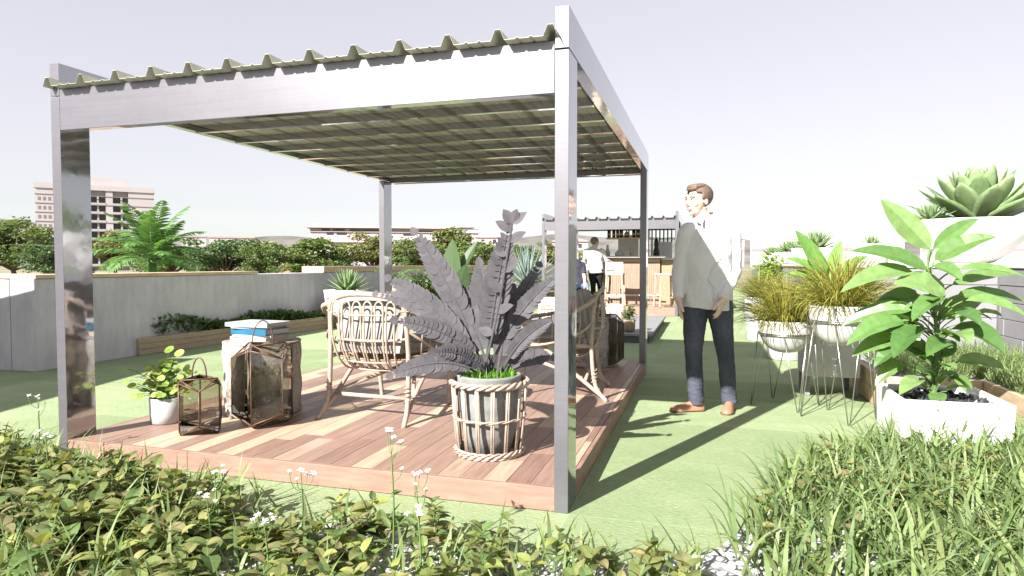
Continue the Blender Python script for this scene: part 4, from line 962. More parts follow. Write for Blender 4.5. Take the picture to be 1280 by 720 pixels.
MB().lathe([(.14, 0), (.15, .01), (.175, .20), (.165, .20), (.16, .17)], (0, 0, 0), 28).build('bowl', 'white_plaster', t, smooth=True)
MB().lathe([(.16, .169), (0, .18)], (0, 0, 0), 20).build('soil', 'soil', t)
m = MB(); rosette(m, (0, 0, .17), .16, 30, .05, .014, .2, 1.4, 0, -.2, spear); m.build('succulent', 'leaf_agave', t, smooth=True)
first = None
for k, (x, y, s_, lab) in enumerate(((2.27, 8.6, 1.0, 'largest of the distant succulent bowls, just behind the lily leaves'), (2.24, 10.2, .85, 'second distant succulent bowl, left of the largest one'), (2.26, 12.0, .95, 'third distant succulent bowl in the row'), (2.24, 13.8, .8, 'fourth distant succulent bowl, small and near the man'), (2.24, 15.8, .9, 'farthest succulent bowl, next to the man\'s arm'))):
    if first is None:
        first = t = thing('bowl_planter', lab, 'planter', (x, y, ZW), 0, gq)
        MB().lathe([(.22, 0), (.25, .005), (.33, .10), (.37, .24), (.36, .245), (.345, .21)], (0, 0, 0), 36).build('bowl', 'white_paint', t, smooth=True)
        MB().lathe([(.345, .209), (0, .23)], (0, 0, 0), 24).build('soil', 'soil', t)
        m = MB(); rosette(m, (0, 0, .22), .42, 40, .15, .03, .15, 1.42, .2, -.25, spear); m.build('succulent', 'leaf_agave', t, smooth=True)
    else: dup(first, (x, y, ZW), k * 1.1, lab, scale=s_)
# yellow grass planters standing farther along the wall
t = thing('pot_planter', 'pale rough pot of yellow grass behind the lower wire stand', 'planter', (1.52, 5.6, 0), 0, 'pale rough pots of yellow grass')
MB().lathe([(.20, .002), (.21, .01), (.235, .5), (.24, .62), (.22, .62), (.215, .58)], (0, 0, 0), 30).build('pot', 'white_plaster', t, smooth=True)
MB().lathe([(.215, .579), (0, .59)], (0, 0, 0), 20).build('soil', 'soil', t)
m = MB(); grass_plant(m, (0, 0, .58), 520, .15, (.35, .60)); m.build('grass', 'leaf_yellow', t)
dup(t, (1.40, 7.6, 0), 2.0, 'pale rough pot of yellow grass farther along, beside the man\'s elbow', scale=1.05)
t = thing('shrub', 'small bright green leafy shrub at the end of the stone wall behind the man', 'shrub', (1.75, 10.4, 0))
m = MB(); MB().tube([(0, 0, 0), (0, 0, .6)], .02, 6).build('stem', 'trunk', t)
for i in range(420):
    v = Vector((rnd.gauss(0, 1), rnd.gauss(0, 1), rnd.gauss(0, 1))).normalized() * U(.1, .32); m.leaf((v.x, v.y, 1.0 + v.z * 1.1), U(0, 6.28), U(-.3, 1), U(.08, .16), U(.04, .07), .7, ovate, 3)
m.build('leaves', 'leaf_lime', t)

# ------------------------------------------------------------------ left planter bed: agave bowl, tropical plants
t = thing('bowl_planter', 'wide white bowl holding a pale agave, in front of the left wall', 'planter', (-5.62, 7.55, .18), 0)
MB().lathe([(.20, 0), (.24, .005), (.30, .12), (.36, .30), (.385, .50), (.375, .505), (.36, .46)], (0, 0, 0), 40).build('bowl', 'white_plaster', t, smooth=True)
MB().lathe([(.36, .459), (0, .47)], (0, 0, 0), 24).build('soil', 'soil', t)
m = MB(); rosette(m, (.05, 0, .46), .48, 44, .14, .03, .12, 1.45, .5, -.2, spear, (1.0, .75)); m.build('agave', 'leaf_agave', t, smooth=True)
t = thing('stone_slab', 'flat pale slab lying in the planting bed beside the agave bowl', 'slab', (-5.45, 8.1, .18)); MB().box((-.25, -.45, .004), (.28, .6, .10)).build('slab', 'white_plaster', t, bevel=.008)
t = thing('banana_plant', 'dark broad leaved banana plant behind the dark potted fern', 'plant', (-4.95, 9.4, .1))
m = MB(); O = Vector((-4.95, 9.4, .1)); stm = MB()
for tip, base, w_, sg, dy in (((566, 298), (566, 365), .48, .02, .0), ((538, 335), (560, 380), .30, .08, -.2), ((508, 352), (556, 378), .34, .18, .1), ((598, 300), (572, 345), .22, .05, .3), ((548, 320), (568, 372), .40, .05, .25), ((583, 330), (570, 372), .36, .05, -.25), ((520, 372), (552, 388), .22, .2, -.1)):
    a, b = aty(base[0], base[1], 9.4) - O, aty(tip[0], tip[1], 9.4 + dy) - O; m.leafpp(a, b, w_, sg, ovate, 9, .25, (U(-.3, .3), -.8, .5)); stm.tube(bez((U(-.08, .08), U(-.05, .05), 0), (a.x * .5, 0, a.z * .7), a, 6), .018, 6)
stm.build('stems', 'stem_green', t, smooth=True); m.build('leaves', 'leaf_banana', t)
for px, y, zz, r_, lab in ((525, 9.0, .62, .38, 'leafy shrub in the left bed to the left of the banana plant'), (553, 10.2, .55, .45, 'leafy shrub under the banana leaves'), (592, 11.3, .70, .42, 'rounded green shrub in the bed right of the banana plant'), (505, 8.6, .40, .28, 'low shrub beside the pale palm stem'), (665, 15.0, .42, .55, 'bright green mound at the foot of the blue agave')):
    p = aty(px, 380, y); t = thing('shrub', lab, 'shrub', (p.x, y, .05), 0, 'shrubs in the left planting bed'); m = MB(); MB().tube([(0, 0, 0), (.02, 0, zz)], .025, 6).build('stem', 'trunk', t)
    for i in range(800):
        v = Vector((rnd.gauss(0, 1), rnd.gauss(0, 1), rnd.gauss(0, 1))).normalized() * r_ * U(.35, 1.0); m.leaf((v.x, v.y, zz + v.z * .8), U(0, 6.28), U(-.4, 1), U(.07, .15), U(.03, .06), .7, ovate, 3)
    m.build('leaves', 'leaf_tree' if px != 665 else 'leaf_lime', t)
p = aty(495, 400, 8.9)
t = thing('small_palm', 'pale ringed palm stem behind the rear left post', 'plant', (p.x, 8.9, .1)); m = MB()
m.lathe([(.11 - .004 * i + (.012 if i % 2 else 0), i * .05) for i in range(16)], (0, 0, 0), 16); m.build('trunk', 'stem_pale', t, smooth=True)
m = MB()
for i in range(7): pinnate(m, (0, 0, .75), i * .9 + .3, U(.3, 1.0), U(.45, .65), U(.9, 1.5), .03, .2, 12)
m.build('fronds', 'leaf_cover', t)
p = aty(660, 350, 13.5)
t = thing('agave', 'large blue grey agave with stiff sword leaves left of the bar pergola', 'agave', (p.x, 13.5, .0))
m = MB(); rosette(m, (0, 0, .55), 1.05, 42, .15, .04, .10, 1.45, .1, -.05, spear, (1.0, .95)); m.build('leaves', 'leaf_agave_blue', t, smooth=True)
MB().lathe([(.36, .002), (.42, .3), (.46, .55), (.42, .55)], (0, 0, 0), 24).build('pot', 'white_plaster', t, smooth=True)
t = thing('planter_bed', 'low timber planting bed left of the bar under the blue agave', 'planter', (-4.6, 13.0, 0)); MB().box((-.9, 1.4, .003), (1.3, 2.6, .38)).build('timber_board', 'timber_edge', t, bevel=.01)
# ------------------------------------------------------------------ people
def remesh(o, vox, it=4, f=.5):
    r_ = o.modifiers.new('remesh', 'REMESH'); r_.mode = 'VOXEL'; r_.voxel_size = vox; r_.use_smooth_shade = True
    s_ = o.modifiers.new('smooth', 'SMOOTH'); s_.factor = f; s_.iterations = it
    return o
def lim(m, pts, rs, n=12): m.tube(spline(pts, 5), np.interp(np.linspace(0, len(pts) - 1, (len(pts) - 1) * 5 + 1), range(len(pts)), rs).tolist(), n)
def hand(m, wr, d, palm, side, curl=.35, k=1.0):
    """palm, four unequal bent fingers and a thumb; d along the hand, palm = palm normal, side = towards the thumb"""
    wr, d, palm, side = Vector(wr), Vector(d).normalized(), Vector(palm).normalized(), Vector(side).normalized(); palm = (palm - d * palm.dot(d)).normalized(); side = (side - d * side.dot(d) - palm * side.dot(palm)).normalized()
    rot = Matrix((side, palm, d)).transposed()
    m.ell(wr + d * .052 * k, (.040 * k, .017 * k, .055 * k), 14, 10, rot); m.tube([wr - d * .05, wr, wr + d * .03 * k], [.029 * k, .026 * k, .028 * k], 12)
    for i, (o, L) in enumerate(((.029, .072), (.010, .080), (-.009, .075), (-.027, .058))):
        p = wr + d * (.088 - .006 * abs(i - 1)) * k + side * o * k; q = d + side * (.12 * (1.2 - i)); q.normalize(); pts = [p - q * .03]; a = 0
        for s_ in (.42, .32, .26):
            pts.append(pts[-1] + (q * math.cos(a) + palm * math.sin(a)) * L * s_ * (1 if s_ != .42 else 1.7) * k); a += curl
        m.tube(spline(pts, 3), [.0105 * k] * 4 + [.0098 * k] * 3 + [.0085 * k] * 2 + [.007 * k], 8)
    p = wr + d * .022 * k + side * .026 * k; q = (d * .72 + side * .62 + palm * .22).normalized(); r2 = (d * .93 + side * .2 + palm * .3).normalized()
    m.tube(spline([p - q * .015, p + q * .038 * k, p + q * .038 * k + r2 * .034 * k, p + q * .038 * k + r2 * .055 * k], 3), [.015 * k] * 4 + [.0115 * k] * 3 + [.010 * k] * 2 + [.008 * k], 8)
def person(label, loc, rz, J, top, legs, sleeve='long', hair='hair_brown', cap=None, vox=.007, shoe='shoe_tan', open_shirt=True):
    t = thing('person', label, 'person', loc, rz); V = {k: Vector(v) for k, v in J.items() if k not in ('yaw', 'nod')}
    yaw = J['yaw']; HR = Matrix.Rotation(yaw, 3, 'Z') @ Matrix.Rotation(J.get('nod', 0), 3, 'X'); hc = V['head']
    H_ = lambda x, y, z: hc + HR @ Vector((x, y, z))
    pel = (V['hipL'] + V['hipR']) / 2; chest = (V['shL'] + V['shR']) / 2; sx = (V['shL'] - V['shR']).normalized()
    # --- continuous body
    m = MB()
    for c, r_ in (((0, .018, .032), (.074, .094, .083)), ((0, -.028, -.018), (.064, .068, .085)), ((0, -.034, -.068), (.049, .05, .044)), ((0, -.078, -.094), (.020, .016, .015)), ((0, -.080, .034), (.052, .016, .012)), ((.037, -.062, -.022), (.026, .026, .026)), ((-.037, -.062, -.022), (.026, .026, .026)),
                  ((.076, .012, -.006), (.009, .020, .031)), ((-.076, .012, -.006), (.009, .020, .031)), ((0, -.088, -.058), (.022, .013, .014))):
        m.ell(H_(*c), r_, 18, 14, HR)
    m.tube([H_(0, -.086, .026), H_(0, -.104, .0), H_(0, -.113, -.022)], [.009, .012, .015], 10); m.ell(H_(0, -.098, -.028), (.019, .014, .009), 12, 8, HR)
    nb = chest.lerp(hc, .38); m.tube([H_(0, .012, -.05), H_(0, .012, -.09), nb + Vector((0, .005, 0)), chest], [.056, .055, .06, .085], 14)
    m.tube([pel, pel.lerp(chest, .5), chest - Vector((0, 0, .04))], [.12, .105, .10], 14)
    for s in 'LR':
        lim(m, [V['sh' + s] - sx * .03 * (1 if s == 'L' else -1), V['el' + s], V['wr' + s]], [.047, .039, .026]); lim(m, [V['hip' + s], V['kn' + s], V['an' + s]], [.078, .050, .037])
        m.ell(V['an' + s] + (V['toe' + s] - V['an' + s]) * .4 - Vector((0, 0, .02)), (.034, .034, .03), 10, 8)
        hd = V.get('hd' + s) or (V['wr' + s] - V['el' + s]); hand(m, V['wr' + s], hd, V['pm' + s], V['th' + s])
    remesh(m.build('body', 'skin', t, smooth=True), min(vox, .0055), 3, .45)
    # --- face details
    for s in (-1, 1):
        e = MB(); e.ell(H_(s * .030, -.0835, .012), (.0125, .008, .0085), 12, 8, HR); e.build('eye', 'skin', t, smooth=True)
        e = MB(); e.ell(H_(s * .030, -.0895, .012), (.0062, .004, .0062), 10, 8, HR); e.build('iris', 'eye_dark', t, smooth=True)
        e = MB(); e.tube([H_(s * .014, -.094, .031), H_(s * .032, -.094, .037), H_(s * .052, -.080, .030)], [.0028, .0033, .002], 6); e.build('eyebrow', hair, t, smooth=True)
        e = MB(); e.tube([H_(s * .017, -.0905, .018), H_(s * .031, -.0935, .0215), H_(s * .045, -.085, .016)], .0022, 5); e.build('eyelid', 'hair_brown', t, smooth=True)
    MB().tube([H_(-.022, -.092, -.057), H_(-.008, -.1015, -.054), H_(0, -.1005, -.055), H_(.008, -.1015, -.054), H_(.022, -.092, -.057)], [.003, .0052, .005, .0052, .003], 8).tube([H_(-.020, -.091, -.061), H_(0, -.1, -.066), H_(.020, -.091, -.061)], [.003, .006, .003], 8).build('lips', 'lip', t, smooth=True)
    # --- hair or cap
    m = MB(); m.ell((0, .020, .042), (.083, .101, .087), 40, 28); fs = []
    for f in m.f:
        c = sum((Vector(m.v[i]) for i in f), Vector()) / 4; lim_ = .083 if c.y < -.055 else (.06 if c.y < -.03 else (.012 if c.y < -.005 else (-.0 if c.y < .03 else -.075)))
        if c.z > lim_: fs.append(f)
    m.f = fs; m.mi = [0] * len(fs); rr = random.Random(2); m.v = [tuple(H_(*(Vector(v) * (1 + rr.uniform(-.012, .02))))) for v in m.v]
    if cap is None:
        m.ell(H_(0, -.052, .096), (.052, .026, .016), 16, 10, HR); m.ell(H_(.0, -.01, .110), (.064, .07, .018), 16, 10, HR)
    o = m.build('hair', hair, t, smooth=True); q = o.modifiers.new('thick', 'SOLIDIFY'); q.thickness = .006; q.offset = 1
    if cap: MB().ell(H_(0, .012, .055), (.088, .106, .075), 20, 14, HR).build('cap', cap, t, smooth=True)
    # --- top
    m = MB(); hem = V['hem'] if 'hem' in V else pel - Vector((0, 0, .08)); n = 28; rings = []
    spine = spline([hem, pel.lerp(chest, .18), pel.lerp(chest, .6), chest - (chest - pel).normalized() * .03, chest + (chest - pel).normalized() * .035, nb], 4)
    prof = [(.196, .152), (.184, .140), (.188, .136), (.190, .125), (.135, .092), (.068, .064)]
    for i, p in enumerate(spine):
        u = i / 4; k = min(4, int(u)); f = u - k; a, b = prof[k], prof[min(5, k + 1)]; rx, ry = a[0] + (b[0] - a[0]) * f, a[1] + (b[1] - a[1]) * f
        dd = (spine[min(i + 1, len(spine) - 1)] - spine[max(i - 1, 0)]).normalized(); X1 = (sx - dd * sx.dot(dd)).normalized(); Y1 = dd.cross(X1)
        rings.append([p + X1 * rx * math.cos(a_) * (1 + .025 * math.sin(5 * a_ + i)) + Y1 * ry * math.sin(a_) * (1 + .03 * math.sin(4 * a_ + i * .7)) for a_ in [2 * PI * j / n for j in range(n)]])
    m.loft(rings)
    for s in 'LR':
        a, b, c = V['sh' + s], V['el' + s], V['wr' + s]
        inn = a - sx * .05 * (1 if s == 'L' else -1)
        if sleeve == 'long':
            cu = c + (b - c).normalized() * .012; P = [inn, a - Vector((0, 0, .015)), a.lerp(b, .5), b.lerp(a, .08), b.lerp(c, .12), b.lerp(c, .55), cu]; lim(m, P, [.07, .072, .064, .056, .057, .050, .040], 14)
            for q in (.35, .62, .8): m.tube([a.lerp(b, q) + Vector((.05 * math.cos(w_), .05 * math.sin(w_) , .02 * math.sin(w_ * 1.0 + q * 9))) for w_ in [i * PI / 8 for i in range(16)]], .008, 6, closed=True)
            m.tube([c.lerp(b, .015 + .0), c.lerp(b, .26)], [.0425, .044], 14)
        else: lim(m, [inn, a - Vector((0, 0, .01)), a.lerp(b, .72)], [.072, .072, .068], 14)
    sh = m.build('shirt', top, t, smooth=True); remesh(sh, vox, 5, .5)
    for nm, sc_, st_ in (('folds', .16, .026), ('creases', .055, .010)):
        tx = bpy.data.textures.new(nm, 'CLOUDS'); tx.noise_scale = sc_; tx.noise_depth = 2; dm = sh.modifiers.new(nm, 'DISPLACE'); dm.texture = tx; dm.strength = st_; dm.mid_level = .5; dm.texture_coords = 'LOCAL'
    if open_shirt:
        d0 = (chest - pel).normalized(); F = sx.cross(d0) * 1; F = -d0.cross(sx) if (-d0.cross(sx)).dot(HR @ Vector((0, -1, 0))) > 0 else d0.cross(sx)
        m = MB(); nb2 = nb + Vector((0, 0, .0)); band = []
        for k in range(21):
            a_ = -PI * .80 + 1.6 * PI * k / 20; v = -F * math.cos(a_) + sx * math.sin(a_); z_ = .030 - .045 * max(0, -math.cos(a_)); band.append((nb2 + v * .070 + Vector((0, 0, z_ - .015)), nb2 + v * .066 + Vector((0, 0, z_ + .030)), nb2 + v * .092 + Vector((0, 0, z_ - .012 - .02 * max(0, -math.cos(a_))))))
        vs = [p for b in band for p in b]; fs = []
        for k in range(20):
            for j in (0, 1): a_ = 3 * k + j; fs.append((a_, a_ + 1, a_ + 4, a_ + 3))
        m.add(vs, fs)
        for s in (1, -1):
            p = band[20 if s > 0 else 0]; tip = p[2] + F * .055 + sx * s * .02 + Vector((0, 0, -.05)); m.add([p[1], p[2], tip, p[1] + F * .03 + Vector((0, 0, -.015))], [(0, 1, 2), (0, 2, 3)])
        c_ = m.build('collar', top, t, smooth=False); q = c_.modifiers.new('thick', 'SOLIDIFY'); q.thickness = .004
        m = MB(); fr = []
        for z_ in np.linspace(.10, .94, 14):
            i = int(z_ * (len(rings) - 1)); R1 = rings[i]; best = max(R1, key=lambda p: (p - spine[i]).dot(F)); fr.append(best + F * .002)
        m.tube(fr, .0065, 6); m.build('placket', top, t, smooth=True)
    # --- legs
    m = MB()
    m.tube([pel + (chest - pel) * .14, pel, pel - (chest - pel).normalized() * .045], [.135, .142, .125], 18)
    for s in 'LR':
        a, b, c = V['hip' + s], V['kn' + s], V['an' + s]
        lim(m, [a, a.lerp(b, .5), b.lerp(a, .08), b.lerp(c, .1), b.lerp(c, .55), c - (b - c).normalized() * .03], [.106, .090, .070, .067, .062, .060], 14)
        for q in (.86, .93, .99): m.tube([b.lerp(c, q) + Vector((.05 * math.cos(w_), .05 * math.sin(w_), 0.012 * math.sin(w_ + q * 20))) for w_ in [i * PI / 7 for i in range(14)]], .007, 6, closed=True)
        m.tube([b.lerp(a, .06) + Vector((.052 * math.cos(w_), .052 * math.sin(w_), .015 * math.sin(w_ * 2))) for w_ in [i * PI / 7 for i in range(14)]], .010, 6, closed=True)
    tr = remesh(m.build('trousers', legs, t, smooth=True), vox, 4, .5)
    tx = bpy.data.textures.new('trouser folds', 'CLOUDS'); tx.noise_scale = .09; tx.noise_depth = 2; dm = tr.modifiers.new('folds', 'DISPLACE'); dm.texture = tx; dm.strength = .016; dm.mid_level = .5
    # --- shoes
    for s in 'LR':
        a, b = V['an' + s], V['toe' + s]; d = Vector((b.x - a.x, b.y - a.y, 0)); L = d.length; d.normalize(); sd = Vector((-d.y, d.x, 0)); heel = Vector((a.x, a.y, b.z)) - d * .065; tot = L + .065; m = MB(); rings2 = []; so_ = []
        for u, w_, h in ((0, .022, .055), (.05, .034, .075), (.18, .039, .092), (.34, .040, .082), (.5, .043, .062), (.68, .049, .050), (.85, .044, .040), (.95, .031, .031), (1.0, .012, .020)):
            c = heel + d * tot * u; rings2.append([c + sd * w_ * math.cos(q) + Vector((0, 0, .006 + max(0, math.sin(q)) * h - (.004 if math.sin(q) < 0 else 0))) for q in [2 * PI * j / 14 for j in range(14)]])
            so_.append([c + sd * (w_ + .004) * math.cos(q) + Vector((0, 0, .008 if math.sin(q) > 0 else .0)) for q in [2 * PI * j / 14 + .01 for j in range(14)]])
        m.loft(rings2); f = m.build('shoe', shoe, t, smooth=True, sub=1); so2 = MB(); so2.loft(so_); so2.build('sole', 'shoe_sole', f)
    return t
person('man in an untucked white shirt, dark jeans and tan shoes walking past the deck', (.60, 2.40, 0), 0, dict(
    head=(-.070, -.035, 1.628), yaw=R(-48), nod=R(4), shL=(.175, .055, 1.39), shR=(-.150, -.055, 1.395), elL=(.205, .05, 1.09), elR=(-.205, -.06, 1.10), wrL=(.115, -.150, .875), wrR=(-.205, -.145, .875),
    hdL=(-.30, -.20, -1), hdR=(.08, -.10, -1), pmL=(-1, .35, 0), pmR=(1, .1, 0), thL=(-.3, -1, 0), thR=(-.1, -1, 0), hipL=(.088, .02, .875), hipR=(-.078, -.025, .875), hem=(-.005, -.0, .80),
    knL=(.140, -.0, .475), knR=(-.095, -.075, .475), anL=(.180, .075, .085), anR=(-.070, -.035, .085), toeL=(.150, -.135, .002), toeR=(-.265, -.125, .002)), 'shirt_white', 'denim')

# ------------------------------------------------------------------ bar
ZB2 = .1142 * 1.65
person('person in a white shirt and cap standing at the bar counter with their back turned', (-1.98, 12.55, ZB2), 0, dict(
    head=(.04, -.01, 1.46), yaw=R(150), shL=(.20, .06, 1.26), shR=(-.16, -.06, 1.26), elL=(.28, .14, 1.04), elR=(-.22, .1, 1.0), wrL=(.36, .22, 1.02), wrR=(.02, .26, 1.04), pmL=(0, 0, -1), pmR=(0, 0, -1), thL=(-1, 0, 0), thR=(1, 0, 0), hdL=(.8, .5, 0), hdR=(.7, .5, 0),
    hipL=(.14, .0, .83), hipR=(-.02, -.04, .83), hem=(.06, -.02, .74), knL=(.16, .02, .46), knR=(.0, -.02, .46), anL=(.18, .04, .085), anR=(.02, -.02, .085), toeL=(.22, .24, .002), toeR=(.05, .18, .002)), 'shirt_white', 'trousers_black', 'long', 'hair_grey', 'hair_grey', .012, 'trousers_black', False)
person('person in a navy tee shirt and jeans sitting bent forward near the bar', (-2.22, 11.98, ZB2), 0, dict(
    head=(-.16, -.16, 1.12), yaw=R(-60), nod=R(20), shL=(.08, .02, .93), shR=(-.22, -.12, .95), elL=(.15, -.10, .66), elR=(-.26, -.26, .68), wrL=(.20, -.28, .44), wrR=(-.2, -.42, .5), pmL=(-1, 0, 0), pmR=(1, 0, 0), thL=(0, -1, 0), thR=(0, -1, 0),
    hipL=(.12, .14, .46), hipR=(-.06, .06, .46), hem=(.03, .12, .42), knL=(.22, -.22, .46), knR=(-.10, -.34, .46), anL=(.22, -.18, .085), anR=(-.1, -.26, .085), toeL=(.26, -.4, .002), toeR=(-.14, -.48, .002)), 'tee_navy', 'jeans_blue', 'short', 'hair_brown', None, .012, 'shoe_tan', False)
t = thing('ottoman', 'low pale cushion seat under the person in the navy tee shirt', 'stool', (-2.19, 12.08, ZB2)); MB().lathe([(.20, .003), (.235, .02), (.24, .18), (.235, .33), (.20, .352), (0, .358)], (0, 0, 0), 24).build('seat', 'cushion', t, smooth=True)

t = thing('bar_counter', 'timber slatted bar counter with a pale top', 'bar', (-1.95, 12.75, ZB2))
MB().box((.16, .10, .003), (1.50, .55, 1.10)).build('front', 'bar_wood', t, bevel=.004)
MB().box((-.02, -.10, 1.104), (1.62, .70, 1.145)).build('top', 'white_plaster', t, bevel=.004)
MB().box((.165, .06, 1.0), (1.495, .098, 1.10)).build('apron', 'timber_edge', t)
m = MB(); m.tube([(.05, -.06, .22), (1.55, -.06, .22)], .018, 8)
for x in (.3, 1.3): m.bar((x, -.06, .003), (x, -.06, .22), .03, .03)
m.build('foot_rail', 'wire', t)
t = thing('side_counter', 'dark brown side counter at the right end of the bar', 'bar', (-.42, 12.9, ZB2)); MB().box((0, 0, .003), (.34, .5, 1.05)).build('body', 'rattan_dark', t, bevel=.004); MB().box((-.02, -.03, 1.053), (.38, .53, 1.09)).build('top', 'white_plaster', t, bevel=.003)
# slatted black screen
t = thing('slat_screen', 'black vertical slat screen behind the bar', 'screen', (-1.5, 15.5, ZB2)); m = MB()
m.box((0, 0, .95), (1.5, .05, 1.0)); m.box((0, 0, 1.98), (1.5, .05, 2.03))
for i in range(15): m.box((i * .105, .003, .003), (i * .105 + .035, .047, 2.0))
m.build('slats', 'black_metal', t)
t = thing('back_panel', 'plain grey panel behind the bar bottles', 'panel', (-1.75, 15.3, ZB2)); MB().box((0, 0, .003), (.55, .05, 1.75)).build('panel', 'white_plaster', t, bevel=.004)
t = thing('back_panel', 'grey panel right of the slat screen opening', 'panel', (-.70, 15.3, ZB2)); MB().box((0, 0, .003), (.4, .05, 1.55)).build('panel', 'concrete', t, bevel=.004)
# hanging shelf and bottles
t = thing('hanging_shelf', 'timber shelf hung on thin black rods above the bar', 'shelf', (-1.72, 12.85, 1.74)); MB().box((0, 0, 0), (1.05, .28, .03)).build('board', 'timber_pale', t, bevel=.003)
for x in (.04, .36, .68, 1.0):
    for y in (.02, .26): MB().box((x, y, -.002), (x + .012, y + .012, .36)).build('rod', 'black_metal', t)
bott = {}
def bottle(kind, label, loc, sc_):
    if kind in bott: return dup(bott[kind], loc, U(0, 6), label, scale=sc_)
    t = thing('bottle', label, 'bottle', loc, 0, 'bottles on the hanging shelf'); bott[kind] = t; t.scale = (sc_,) * 3
    pr = {'tall': [(.036, 0), (.04, .006), (.04, .17), (.03, .205), (.014, .235), (.0135, .29), (.017, .292), (.017, .31)], 'squat': [(.05, 0), (.058, .01), (.058, .09), (.035, .13), (.015, .155), (.014, .19), (.018, .192), (.018, .21)], 'dark': [(.034, 0), (.038, .006), (.038, .19), (.02, .225), (.013, .25), (.013, .30)]}[kind]
    MB().lathe(pr, (0, 0, 0), 16).build('glass', 'dark_glass' if kind == 'dark' else 'amber_glass', t, smooth=True)
    MB().lathe([(.0405 if kind != 'squat' else .0585, .05), (.0405 if kind != 'squat' else .0585, .11)], (0, 0, 0), 16).build('label', 'bottle_label', t, smooth=True)
    MB().lathe([(.0145, pr[-1][1] - .03), (.019, pr[-1][1] - .028), (.019, pr[-1][1] + .004), (0, pr[-1][1] + .005)], (0, 0, 0), 12).build('cap', 'black_metal', t)
    return t
ords = ['first', 'second', 'third', 'fourth', 'fifth', 'sixth', 'seventh', 'eighth', 'ninth', 'tenth']
for i, (k, x, lab) in enumerate((('tall', .05, 'tall amber bottle at the left end of the hanging shelf'), ('tall', .16, 'tall amber bottle second from the left on the shelf'), ('tall', .255, 'tall amber bottle third from the left on the shelf'), ('tall', .34, 'amber bottle fourth from the left, close beside the squat one'), ('squat', .47, 'squat amber bottle alone in the middle of the shelf'), ('dark', .64, 'slim nearly black bottle right of the squat bottle'), ('tall', .75, 'amber bottle left of the steel post, first of the right cluster'), ('tall', .84, 'amber bottle in the middle of the right cluster'), ('dark', .95, 'slim dark bottle at the right end of the shelf'))):
    bottle(k, lab, (-1.72 + x, 12.99 + .03 * (i % 2), 1.7715), 1.0 if i % 3 else 1.08)
# things on the counter
zc = ZB2 + 1.1465
def jug(name, label, cat, x, y, prof, mat):
    t = thing(name, label, cat, (x, y, zc)); MB().lathe(prof, (0, 0, 0), 18).build('body', mat, t, smooth=True); return t
jug('carafe', 'tall white carafe at the left end of the bar', 'carafe', -1.70, 12.95, [(.05, 0), (.06, .01), (.062, .10), (.03, .18), (.026, .24), (.034, .27), (.028, .27)], 'white_glaze')
jug('decanter', 'wide round pale decanter on the bar', 'decanter', -1.42, 12.98, [(.09, 0), (.11, .02), (.10, .09), (.03, .15), (.025, .22), (.03, .235), (.02, .235)], 'white_glaze')
jug('tumbler', 'small pinkish tumbler beside the decanter on the bar', 'glass', -1.23, 12.92, [(.03, 0), (.034, .005), (.038, .11), (.034, .11), (.03, .02)], 'cover_cream')
jug('jar', 'slim pale jar standing behind the tumbler on the bar', 'jar', -1.13, 13.05, [(.04, 0), (.045, .01), (.045, .16), (.03, .19), (.03, .21)], 'paper')
t = jug('coffee_machine', 'tall dark machine at the right end of the bar top', 'machine', -.55, 13.0, [(.07, 0), (.08, .01), (.075, .12), (.045, .2), (.06, .26), (.05, .36), (.02, .42)], 'black_metal')
# stools
def make_stool(label, loc, rz, back=True):
    t = thing('bar_stool', label, 'stool', loc, rz, 'pale timber bar stools'); hs = .70
    for sx_ in (-1, 1):
        for sy in (-1, 1): MB().bar((sx_ * .21, sy * .19, .0), (sx_ * .17, sy * .15, hs), .036, .036).build('leg', 'stool_wood', t, bevel=.004)
        MB().bar((sx_ * .20, -.175, .30), (sx_ * .20, .175, .30), .026, .026).build('stretcher', 'stool_wood', t)
    for sy in (-1, 1): MB().bar((-.19, sy * .18, .22), (.19, sy * .18, .22), .026, .026).build('stretcher', 'stool_wood', t)
    MB().box((-.20, -.18, hs + .001), (.20, .18, hs + .045)).build('seat', 'paper', t, bevel=.012)
    if back:
        m = MB(); n = 10; vs = []; 
        for i in range(n + 1):
            a = -1.0 + 2.0 * i / n; x, y = .24 * math.sin(a), -.17 - .05 * math.cos(a) + .05
            for (dy, z) in ((0, hs + .05), (0, hs + .30), (-.03, hs + .30), (-.03, hs + .05)): vs.append((x, y + dy, z))
        fs = [(4 * i + j, 4 * i + (j + 1) % 4, 4 * i + 4 + (j + 1) % 4, 4 * i + 4 + j) for i in range(n) for j in range(4)] + [(0, 1, 2, 3), (4 * n + 3, 4 * n + 2, 4 * n + 1, 4 * n)]
        m.add(vs, fs).build('backrest', 'paper', t, bevel=.006); MB().box((-.16, -.203, hs + .09), (.02, -.2, hs + .12)).build('slot', 'seam', t)
    return t
s0 = make_stool('pale bar stool with a curved white back, in front of the counter', (-1.41, 12.15, ZB2), 0)
s3 = make_stool('backless timber bar stool turned sideways at the right end of the bar', (-.27, 12.05, ZB2), R(25), False)

